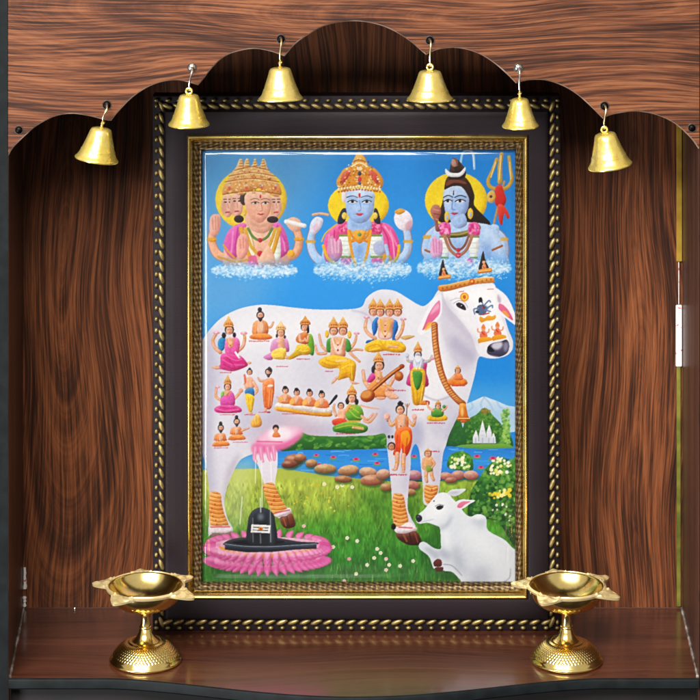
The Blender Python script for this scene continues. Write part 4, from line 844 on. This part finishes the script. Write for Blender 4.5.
# bow fronted shelf
def yfront(x):
    a = abs(x-4)/235.0
    return YF-.5-(44*math.cos(a*math.pi/2)**1.6 if a < 1 else 0)
def xin(side_, y):
    t = (YB-y)/(YB-YF)
    return (LB+(LF-LB)*t if side_ < 0 else RB+(RF-RB)*t)
front = [(LF+.5+(RF-LF-1)*k/80, 0) for k in range(81)]; front = [(x, yfront(x)) for x, _ in front]
bm = bmesh.new(); prism(bm, [(LB+.6, YB-.4)]+front+[(RB-.6, YB-.4)], SHELF-9, SHELF); sh = build('shelf', bm, M['shelf'], cab, False)
bm = bmesh.new(); n = len(front)
prof = [(0, .3), (-1.6, -.4), (-2.4, -2.2), (-2.4, -8.5), (-1, -10)]
rows = []
for (x, y) in front: rows.append([v(bm, x, y+a-.2, SHELF+b) for a, b in prof])
for p, q in zip(rows, rows[1:]):
    for k in range(len(prof)-1): bm.faces.new((p[k], q[k], q[k+1], p[k+1]))
build('edge_band', bm, M['edge'], sh)
bm = bmesh.new(); box(bm, LF+.6, RF-.6, YF+14, YF+22, -60, SHELF-9.5); build('plinth_board', bm, M['black'], cab, False)
# joints along shelf and corners
def strip(name, mat, p0, p1, w, d, wob=0.0, n=40, par=cab):
    bm = bmesh.new(); p0, p1 = Vector(p0), Vector(p1)
    pts = [p0.lerp(p1, k/n)+Vector((random.uniform(-wob, wob), random.uniform(-wob, wob)*.4, random.uniform(-wob, wob)*.4)) for k in range(n+1)]
    tube(bm, pts, [w*(1+random.uniform(-.4, .4)*(wob > 0)) for _ in pts], 6); return build(name, bm, mat, par)
strip('joint_sealant', M['seal'], (LB+1, YB-2, SHELF+.4), (xin(-1, YF+3)+1, YF+3, SHELF+.4), 1.3, 0, .15)
strip('joint_sealant', M['seal'], (RB-1, YB-2, SHELF+.4), (xin(1, YF+3)-1, YF+3, SHELF+.4), 1.2, 0, .15)
strip('joint_sealant', M['side'], (LB+2, YB-1, SHELF+.3), (RB-2, YB-1, SHELF+.3), .8, 0, .06, 90)
for a, b in ((567, 588), (596, 606)): strip('joint_sealant', M['paper'], (LB+2, YB-1.5, WZ(a, YB)), (LB+2, YB-1.5, WZ(b, YB)), 1.6, 0, .3, 8)
for px in (75, 124): 
    bm = bmesh.new(); lathe(bm, [(0, 1.8), (1.2, 1.5), (1.8, .6), (1.9, 0)], 12, 0, (WX(px, YB), YB-2.5, SHELF+.2)); build('nail_head', bm, M['steel'], cab)
# edging in the right back corner
def edging(name, mat, a, b, w0, w1, dy=0):
    x0, x1 = WX(w0, YB), WX(w1, YB); bm = bmesh.new(); box(bm, x0, x1, YB-3-dy, YB-.4, WZ(b, YB), WZ(a, YB))
    bmesh.ops.bevel(bm, geom=bm.edges[:], offset=.0006, segments=2, affect='EDGES'); return build(name, bm, mat, cab)
edging('edging_strip', M['edging'], 60, 261, 676.2, 681.8)
edging('thread', M['paper'], 261.5, 304, 678.2, 678.9)
edging('paper_strip', M['paper'], 304.5, 366, 675.6, 681.6)
edging('edging_strip', M['edging2'], 366.5, 606, 676.4, 680.4)
# scalloped pelmet
SC = [[(8.5, 156), (13, 148), (25, 136), (37.5, 125.5), (55, 116.5), (72.5, 114), (90, 116.5), (104, 120), (111, 121)],
      [(111, 121), (120, 110), (132.5, 97.5), (147.5, 87.5), (162.5, 82), (178, 80.5), (190, 83), (198, 85.5)],
      [(198, 85.5), (204, 78.5), (212.5, 67.5), (225, 56.5), (240, 51), (255, 49), (270, 51.5), (279, 54.5), (284.5, 56.5)],
      [(284.5, 56.5), (295, 44.5), (305, 37), (325, 26), (350, 21.5), (372.5, 23.5), (392.5, 30.5), (410, 41.5), (420, 50), (426, 55)],
      [(426, 55), (437.5, 50), (452.5, 48), (467.5, 50), (481, 55), (495, 64), (507.5, 75), (516, 83.5)],
      [(516, 83.5), (528, 80.5), (545, 80.5), (562.5, 86), (577.5, 95), (590, 106), (603, 119)],
      [(603, 119), (610, 115.5), (625, 112.5), (640, 112), (657.5, 115.5), (675, 124), (690, 137.5), (698.5, 149)]]
out = []
for lobe in SC:
    q = smooth_line([Vector((a, b, 0)) for a, b in lobe], 6); out += q if not out else q[1:]
out = [Vector(W(p.x, p.y, YF)) for p in out]
nrm = []
for i, p in enumerate(out):
    d = (out[min(i+1, len(out)-1)]-out[max(i-1, 0)]).normalized(); nrm.append(Vector((-d.y, d.x)))
rs2 = random.Random(3)
def lift(i, k): return out[i]+nrm[i]*k*(1+.12*math.sin(i*.7)+.15*math.sin(i*.23))
PT = 16.0; TZ = TOP-.6
bm = bmesh.new(); N = len(out)
lf = [lift(i, 1.0) for i in range(N)]
for i in range(1, N):
    if lf[i].x <= lf[i-1].x+.05: lf[i].x = lf[i-1].x+.05
f0 = [v(bm, q.x, YF, q.y) for q in lf]
e1 = [v(bm, out[i].x, YF+1.1, out[i].y) for i in range(N)]; e2 = [v(bm, out[i].x, YF+PT, out[i].y) for i in range(N)]
for i in range(N-1):
    bm.faces.new((f0[i], f0[i+1], e1[i+1], e1[i])).material_index = 1
    bm.faces.new((e1[i], e1[i+1], e2[i+1], e2[i])).material_index = 2
tf = [v(bm, f0[i].co.x/MM, YF, TZ) for i in range(N)]; tb = [v(bm, out[i].x, YF+PT, TZ) for i in range(N)]
for i in range(N-1):
    bm.faces.new((f0[i], tf[i], tf[i+1], f0[i+1])); bm.faces.new((e2[i], e2[i+1], tb[i+1], tb[i])); bm.faces.new((tf[i], tb[i], tb[i+1], tf[i+1]))
pel = build('pelmet', bm, [M['pelmet'], M['raw'], M['black']], cab, False)
def screw(name, X, Z, mat, par, loc, r=4.0):
    bm = bmesh.new(); prof = [(0, -2.4), (r*.5, -2.2), (r*.8, -1.6), (r*.92, -.5)]
    for sgn in (1,):
        rr = [lambda t, a=a, b=b: (X+a*math.cos(t), b, Z+a*math.sin(t)) for a, b in [(max(p[0], .03), p[1]) for p in prof]]
        rings(bm, rr, 20, 0)
    rr = [lambda t, a=a, b=b: (X+a*math.cos(t), b, Z+a*math.sin(t)) for a, b in ((r*.94, -.2), (r*.98, -.8), (r*1.14, -.8), (r*1.24, -.1))]
    rings(bm, rr, 20, 1, False, False)
    return build(name, bm, [mat, M['steel']], par, True, loc)
for px, py in ((19, 130), (692, 128)):
    X, Z = W(px, py, YF); screw('screw', 0, 0, M['screw'], pel, (X, YF, Z), 3.6)

# ---------------------------------------------------------------- bells
def bell(screw_px, loop_px, width, height, tilt, silver, label, seed):
    Yb = YF-9.0
    sx, sz = W(screw_px[0], screw_px[1], YF); lx, lz = W(loop_px[0], loop_px[1], Yb)
    root = thing('hanging_bell', label, 'bell', (sx, YF, sz), 'brass bells hanging along the scalloped board')
    dx, dz, dy = lx-sx, lz-sz, -9.0
    bm = bmesh.new()
    pts = smooth_line([(0, .5, 0), (.4, -5, .4), (.6, -8.5, -3), (dx*.5, dy-.4, dz*.5), (dx*.9, dy, dz+3.0), (dx+1.5, dy+1.2, dz+.2), (dx+.2, dy+1.6, dz-1.6), (dx-1.6, dy+1.0, dz-.4)], 5)
    tube(bm, pts, .95, 8); hook = build('hook', bm, M['steel'] if silver else M['wire'], root)
    screw('screw_head', 0, 0, M['steel'] if silver else M['screw'], hook, (0, 0, 0), 3.9)
    R = width/2; H = height
    rnd = random.Random(seed); ph = [rnd.uniform(0, 6.28) for _ in range(4)]
    prof = [(0, 0), (.30, -.005), (.43, -.035), (.49, -.10), (.53, -.2), (.60, -.36), (.68, -.52), (.74, -.65), (.775, -.675), (.785, -.72), (.85, -.83), (.92, -.90), (.985, -.945), (1.0, -.975), (.985, -1.0), (.93, -.995), (.84, -.90), (.70, -.74), (.52, -.45), (.36, -.15), (0, -.08)]
    bm = bmesh.new()
    lathe(bm, [(r*R, z*H) for r, z in prof], 56, 0, (0, 0, -5.0), lambda i, r, z, t: .018*r*(math.sin(2*t+ph[0])+.5*math.sin(3*t+ph[1]))+.006*r*math.sin(9*t+ph[2]+z))
    piv = (dx, dy, dz)
    body = build('bell_body', bm, M['bell'], root, True, piv, 50)
    body.rotation_euler = (0, math.radians(tilt), rnd.uniform(0, 6))
    body.rotation_euler = (math.radians(rnd.uniform(-2, 2)), math.radians(tilt), 0)
    bm = bmesh.new(); torus(bm, (0, 0, -2.0), 2.7, 1.05, 'x' if seed % 2 else 'y'); tube(bm, [(0, 0, -4.2), (0, 0, -5.8)], 2.0, 12)
    build('hanging_loop', bm, M['bell'], body)
    bm = bmesh.new(); tube(bm, [(0, 0, -8), (0, 0, -H+2)], .6, 6); lathe(bm, [(0, 2.6), (1.8, 2), (2.6, 0), (1.8, -2), (0, -2.6)], 14, 0, (0, 0, -H+1)); build('clapper', bm, M['wire'], body)
bell((107, 105), (102.5, 122.5), 41.5, 31, 9, 0, 'leftmost brass bell, tilted right, on a dark screw before the bare back panel', 1)
bell((192, 67.5), (189, 89), 39.5, 29.5, 0, 1, 'small brass bell on a silver screw over the upper left corner of the picture frame', 2)
bell((281, 39), (280, 62), 42, 30.5, -1.5, 0, 'upright brass bell on a dark screw, left of the tall middle arch', 3)
bell((430, 40.5), (430, 65), 43.5, 28, 0, 0, 'wide brass bell on a dark screw, right of the tall middle arch', 4)
bell((518.5, 68), (519.5, 93), 35.5, 27, -2, 1, 'smallest brass bell, on a silver screw over the upper right corner of the picture frame', 5)
bell((604.5, 106), (604, 127.5), 43.5, 32.5, -9.5, 0, 'rightmost brass bell, tilted to the left, hanging in front of the bare reddish panel', 6)

# ---------------------------------------------------------------- the framed picture
fr_ = thing('picture_frame', 'large dark aubergine and gold picture frame holding a devotional print of a white cow', 'picture frame', (0, 12, SHELF))
def FZ(py): return 700.0-py-SHELF
def mitre(profile, mat, name, uvlen=True):
    """profile: list of (rect, y); rect = (x0, x1, y0, y1) in photo pixels = mm on the frame's front plane"""
    bm = bmesh.new(); uvl = bm.loops.layers.uv.new('UVMap'); loops = []
    for (x0, x1, y0, y1), y in profile:
        loops.append([v(bm, x-350, y-12, FZ(yy)) for x, yy in ((x0, y1), (x1, y1), (x1, y0), (x0, y0))])
    for j, (a, b) in enumerate(zip(loops, loops[1:])):
        for k in range(4):
            vs = (a[k], a[(k+1) % 4], b[(k+1) % 4], b[k]); f = bm.faces.new(vs)
            for lp, q, vv in zip(f.loops, vs, (j, j, j+1, j+1)):
                lp[uvl].uv = ((q.co.x if k % 2 == 0 else q.co.z)/MM, vv/3.0)
    return build(name, bm, mat, fr_, True, None, 35)
def rect(l, r, t, b): return (l, r, t, b)
def lerp_r(a, b, t): return tuple(p+(q-p)*t for p, q in zip(a, b))
R0 = rect(152.5, 561, 96.5, 632); R1 = rect(165, 548.5, 110.5, 619); R2 = rect(187, 528, 134, 598); R3 = rect(193.5, 521.5, 142.5, 591.5); R4 = rect(202, 515.5, 151, 584)
mo = mitre([(R0, 26), (R0, 3.5), (lerp_r(R0, R1, .1), 2.6), (lerp_r(R0, R1, .9), 2.4), (R1, 0), (lerp_r(R1, R2, .05), -2.6), (lerp_r(R1, R2, .2), -4.2), (lerp_r(R1, R2, .5), -5), (lerp_r(R1, R2, .85), -4.6), (R2, -3.2), (R2, 4)], M['aubergine'], 'moulding')
gr = mitre([(R2, 4)]+[(lerp_r(R2, R3, t), -3.4-4.2*math.sin(math.pi*min(1, t*1.05))**.8+t*4) for t in (0.02, .12, .25, .4, .55, .7, .85, .95, 1)]+[(R3, 6)], M['rim'], 'gilt_rim')
sl = mitre([(R3, 6), (lerp_r(R3, R4, .02), .5), (lerp_r(R3, R4, .2), -.8), (lerp_r(R3, R4, .5), 0), (lerp_r(R3, R4, .7), 2.0), (lerp_r(R3, R4, .85), 1.6), (R4, 4.2), (R4, 9)], M['slip'], 'carved_slip')
# bead trim: an outer row of small beads, an inner row that twists like rope
bm = bmesh.new()
def ellipsoid(c, a, b, d, rot, seg=10, st=6):
    c0, s0 = math.cos(rot), math.sin(rot); rows = []
    for i in range(1, st):
        p = math.pi*i/st; row = []
        for k in range(seg):
            t = 2*math.pi*k/seg; x = a*math.sin(p)*math.cos(t); z = b*math.sin(p)*math.sin(t); y = -d*math.cos(p)
            row.append(v(bm, c[0]+x*c0-z*s0, c[1]+y, c[2]+x*s0+z*c0))
        rows.append(row)
    top = v(bm, c[0], c[1]-d, c[2])
    for k in range(seg): bm.faces.new((top, rows[0][k], rows[0][(k+1) % seg]))
    for p, q in zip(rows, rows[1:]):
        for k in range(seg): bm.faces.new((p[k], q[k], q[(k+1) % seg], p[(k+1) % seg]))
rb = random.Random(11)
def row(a, b, fixed, horiz, off, aa, bb, dd, tilt, pitch=11.35):
    n = max(2, round((b-a)/pitch)); st = (b-a)/n
    for k in range(n+(off == 0)):
        u = a+st*(k+off); j = rb.uniform(.92, 1.08)
        if horiz: ellipsoid((u-350, -11, FZ(fixed)), bb*j, aa*j, dd, tilt)
        else: ellipsoid((fixed-350, -11, FZ(u)), aa*j, bb*j, dd, tilt)
ox0, ox1, oy0, oy1 = 156.2, 557.6, 100.4, 628.2; ix0, ix1, iy0, iy1 = 161.4, 552.2, 106.4, 622.4
row(ox0, ox1, oy0, True, 0, 1.9, 2.6, 2.2, 0); row(ox0, ox1, oy1, True, 0, 1.9, 2.6, 2.2, 0); row(oy0, oy1, ox0, False, .5, 1.9, 2.6, 2.2, 0); row(oy0, oy1, ox1, False, .5, 1.9, 2.6, 2.2, 0)
row(ix0, ix1, iy0, True, .5, 2.4, 6.2, 2.4, -.38); row(ix0, ix1, iy1, True, .5, 2.4, 6.2, 2.4, .38); row(iy0, iy1, ix0, False, 0, 2.4, 6.2, 2.4, .38); row(iy0, iy1, ix1, False, 0, 2.4, 6.2, 2.4, -.38)
bmesh.ops.recalc_face_normals(bm, faces=bm.faces)
me = bpy.data.meshes.new('bead_trim'); bm.to_mesh(me); bm.free(); me.materials.append(M['bead']); me.polygons.foreach_set('use_smooth', [True]*len(me.polygons))
bt = bpy.data.objects.new('bead_trim', me); COL.objects.link(bt); bt.parent = fr_
# the print: one fine sheet whose points carry the ink
h_, w_, _ = art.shape
xs = (PX0+(np.arange(w_)+.5)*(PX1-PX0)/w_-350)*MM; zs = FZ(PY0+(np.arange(h_)+.5)*(PY1-PY0)/h_)*MM
co = np.empty((h_, w_, 3), np.float32); co[..., 0] = xs[None, :]; co[..., 1] = (7.0-12)*MM; co[..., 2] = zs[:, None]
idx = np.arange(h_*w_).reshape(h_, w_)
quads = np.stack([idx[1:, :-1], idx[1:, 1:], idx[:-1, 1:], idx[:-1, :-1]], -1).reshape(-1, 4)
me = bpy.data.meshes.new('print'); me.vertices.add(h_*w_); me.vertices.foreach_set('co', co.ravel())
me.loops.add(quads.size); me.loops.foreach_set('vertex_index', quads.ravel().astype(np.int32))
me.polygons.add(len(quads)); me.polygons.foreach_set('loop_start', np.arange(0, quads.size, 4, dtype=np.int32))
me.update(calc_edges=True)
lin = np.where(art <= .04045, art/12.92, ((art+.055)/1.055)**2.4)*.52
at = me.color_attributes.new('ink', 'FLOAT_COLOR', 'POINT')
at.data.foreach_set('color', np.concatenate([lin, np.ones((h_, w_, 1))], -1).astype(np.float32).ravel())
me.materials.append(M['print']); pr = bpy.data.objects.new('print', me); COL.objects.link(pr); pr.parent = fr_
# clear cover with bevelled edges
def cover():
    bm = bmesh.new(); A = rect(202.4, 515.1, 151.4, 583.6); lp = []
    for ins, y in ((0, 6.6), (0, 5.0), (.6, 4.55), (2.5, 3.7), (5, 2.65), (7.2, 1.8), (8.2, 1.5), (9.4, 1.4)):
        lp.append([v(bm, x-350, y-12, FZ(yy)) for x, yy in ((A[0]+ins, A[3]-ins), (A[1]-ins, A[3]-ins), (A[1]-ins, A[2]+ins), (A[0]+ins, A[2]+ins))])
    for a, b in zip(lp, lp[1:]):
        for k in range(4): bm.faces.new((a[k], a[(k+1) % 4], b[(k+1) % 4], b[k]))
    bm.faces.new(lp[-1])
    return build('clear_cover', bm, M['glass'], fr_, True, None, 30)
cover()

# ---------------------------------------------------------------- oil lamps
TIPS = [(166, 16.5, 21), (101, 12.0, 20), (36, 16.0, 20), (-28, 17.5, 21), (-122, 13.5, 22)]
def lamp(px, label):
    Yd = -75.0; X = WX(px, Yd); root = thing('oil_lamp', label, 'oil lamp', (X, Yd, SHELF), 'pair of brass oil lamps on the shelf')
    def dimple(a0, a1, amp, nn):
        def f(i, r, z, t):
            return 0
        return f
    # base
    bm = bmesh.new(); prof = []; R = []
    base = [(33.0, 0), (34.6, .6), (35.2, 2.0), (34.6, 3.4), (33.2, 4.2), (32.9, 5.6)]
    dome = [(32.9-(32.9-17.5)*t, 5.6+13.0*math.sin(t*math.pi/2)**1.0) for t in [k/40 for k in range(41)]]
    top = [(16.6, 18.9), (16.0, 19.8), (15.0, 20.0), (13.6, 19.6), (12.6, 20.4), (11.2, 21.6), (8.6, 24.5), (6.8, 28.0), (5.9, 31.5), (5.5, 32)]
    allp = base+dome[1:]+top; nb, nd = len(base), len(dome)
    def disp(i, r, z, t):
        if nb+2 <= i < nb+nd-4:
            s = (i-nb)/(nd-1)
            a = math.sin(30*t+s*14)*math.sin(30*t-s*14); edge = min(1, (i-nb-1)/3, (nb+nd-4-i)/3)
            return .75*(abs(a)**.7-.35)*edge
        return 0
    lathe(bm, allp, 300, 0, (0, 0, 0), disp); build('base', bm, M['lamp'], root, True, None, 60)
    bm = bmesh.new()
    lathe(bm, [(5.2, 31.8), (6.0, 32.2), (6.3, 33.2), (5.9, 34.2), (5.2, 34.6), (4.8, 36), (4.35, 40), (4.5, 44), (5.2, 47.2), (6.6, 49.2), (7.4, 49.8)], 48); build('stem', bm, M['lamp'], root)
    # bowl with five leaf tips
    def star(t):
        d = 0.0
        for a, l, w in TIPS:
            q = (math.degrees(t)-a+180) % 360-180; q = abs(q)/w
            if q < 1: d = max(d, l*(.5*(1-q)+.5*(1-q)**2*(3-2*(1-q))))
        return d
    def leaf(t):
        for a, l, w in TIPS:
            q = (math.degrees(t)-a+180) % 360-180
            if abs(q) < w: return q/w
        return 2
    bm = bmesh.new(); rl = []
    inner = [(.02, 53), (8, 53.2), (15, 54.8), (21, 57.6), (26, 61.2), (30, 65.4), (32.8, 69.4), (34.2, 72.4), (34.9, 73.4), (35.8, 73.8)]
    for r, z in inner: rl.append(lambda t, r=r, z=z: (r*math.cos(t), r*math.sin(t), z))
    for s in [k/10 for k in range(1, 11)]:
        def f(t, s=s):
            d = star(t); r = 36.2+2.2*s+d*s; q = leaf(t); z = 73.8+.9*math.sin(math.pi*min(1, s*4))*(1-min(1, d/8))-.8*s-d*.16*s*s
            if abs(q) < 1 and d > 2: z += .75*math.sin(s*10-abs(q)*9)*min(1, d/5)*(1 if s < .93 else .2)+.7*math.exp(-(q*8)**2)+(.9 if abs(abs(q)-.8) < .12 else 0)*min(1, d/3)
            return (r*math.cos(t), r*math.sin(t), z)
        rl.append(f)
    for s, zo in ((1.0, -2.0), (.5, -2.2), (.05, -2.4)):
        def f(t, s=s, zo=zo):
            d = star(t); r = 36.0+2.1*s+d*s-.2; return (r*math.cos(t), r*math.sin(t), 73.8-.8*s-d*.16*s*s+zo)
        rl.append(f)
    rim_rl = rl[len(inner)-1:]
    rl = rl[:len(inner)]+[lambda t: (37.4*math.cos(t), 37.4*math.sin(t), 72.9), lambda t: (36.6*math.cos(t), 36.6*math.sin(t), 71.6)]
    for k in range(25):
        s = k/24; a = s*math.pi/2*.94; r0 = 35.4*math.cos(a)**.8+.5; z0 = 70.6-20.8*math.sin(a)
        def f(t, r0=r0, z0=z0, s=s):
            e = .5*(abs(math.sin(22*t+s*16)*math.sin(22*t-s*16))**.7-.3) if .35 < s < .92 else 0
            return ((r0+e)*math.cos(t), (r0+e)*math.sin(t), z0)
        rl.append(f)
    rings(bm, rl, 288); bowl = build('bowl', bm, M['lamp'], root, True, None, 55)
    bm = bmesh.new(); rings(bm, rim_rl, 288, 0, False, False); build('leaf_rim', bm, M['leaf'], bowl, True, None, 55)
lamp(145.5, 'polished brass oil lamp with leaf tipped bowl on the shelf, left of the picture frame')
lamp(566.5, 'polished brass oil lamp with leaf tipped bowl on the shelf, right of the picture frame')

# ---------------------------------------------------------------- light
def area(name, loc, target, sx, sy, power, col=(1, .97, .925)):
    l = bpy.data.lights.new(name, 'AREA'); l.shape = 'RECTANGLE'; l.size = sx; l.size_y = sy; l.energy = power; l.color = col
    o = bpy.data.objects.new(name, l); COL.objects.link(o); o.location = loc
    o.rotation_euler = (Vector(target)-Vector(loc)).to_track_quat('-Z', 'Y').to_euler(); return o
area('key_softbox', (-.95, -3.0, 2.75), (0, 0, .25), 2.5, 1.3, 340)
area('window_left', (-1.75, -1.75, -.3), (-.1, 0, .3), .75, 1.1, 44, (.97, .98, 1))
w = bpy.data.worlds.new('World'); scene.world = w; w.use_nodes = True; nt = w.node_tree; bg = nt.nodes['Background']
tc = nt.nodes.new('ShaderNodeTexCoord'); sx_ = nt.nodes.new('ShaderNodeSeparateXYZ'); nz = nt.nodes.new('ShaderNodeTexNoise'); nz.inputs['Scale'].default_value = 2.2; nz.inputs['Detail'].default_value = 2
ad = nt.nodes.new('ShaderNodeMath'); ad.operation = 'MULTIPLY_ADD'; ad.inputs[1].default_value = .5
rp = nt.nodes.new('ShaderNodeValToRGB'); e = rp.color_ramp
e.elements[0].position = .12; e.elements[0].color = (.05, .035, .025, 1); e.elements[1].position = .95; e.elements[1].color = (1, .95, .88, 1)
k = e.elements.new(.38); k.color = (.13, .11, .10, 1); k = e.elements.new(.60); k.color = (.75, .69, .62, 1)
nt.links.new(tc.outputs['Generated'], nz.inputs['Vector']); nt.links.new(tc.outputs['Generated'], sx_.inputs[0]); nt.links.new(sx_.outputs[2], ad.inputs[0]); nt.links.new(nz.outputs['Fac'], ad.inputs[2])
nt.links.new(ad.outputs[0], rp.inputs[0]); nt.links.new(rp.outputs[0], bg.inputs[0]); bg.inputs[1].default_value = .55

# ---------------------------------------------------------------- camera
cam = bpy.data.cameras.new('Camera'); co_ = bpy.data.objects.new('Camera', cam); COL.objects.link(co_)
co_.location = (0, -CAM_D*MM, CAM_Z*MM); co_.rotation_euler = (math.radians(90), 0, 0)
cam.sensor_width = 36; cam.lens = 36*CAM_D/700; cam.shift_y = -(350-HORIZON)/700; cam.clip_start = .05; cam.clip_end = 50
scene.camera = co_
scene.view_settings.view_transform = 'Standard'; scene.view_settings.look = 'None'; scene.view_settings.exposure = .03; scene.view_settings.gamma = 1
scene.cycles.use_denoising = True; scene.cycles.max_bounces = 8; scene.cycles.sample_clamp_indirect = 6
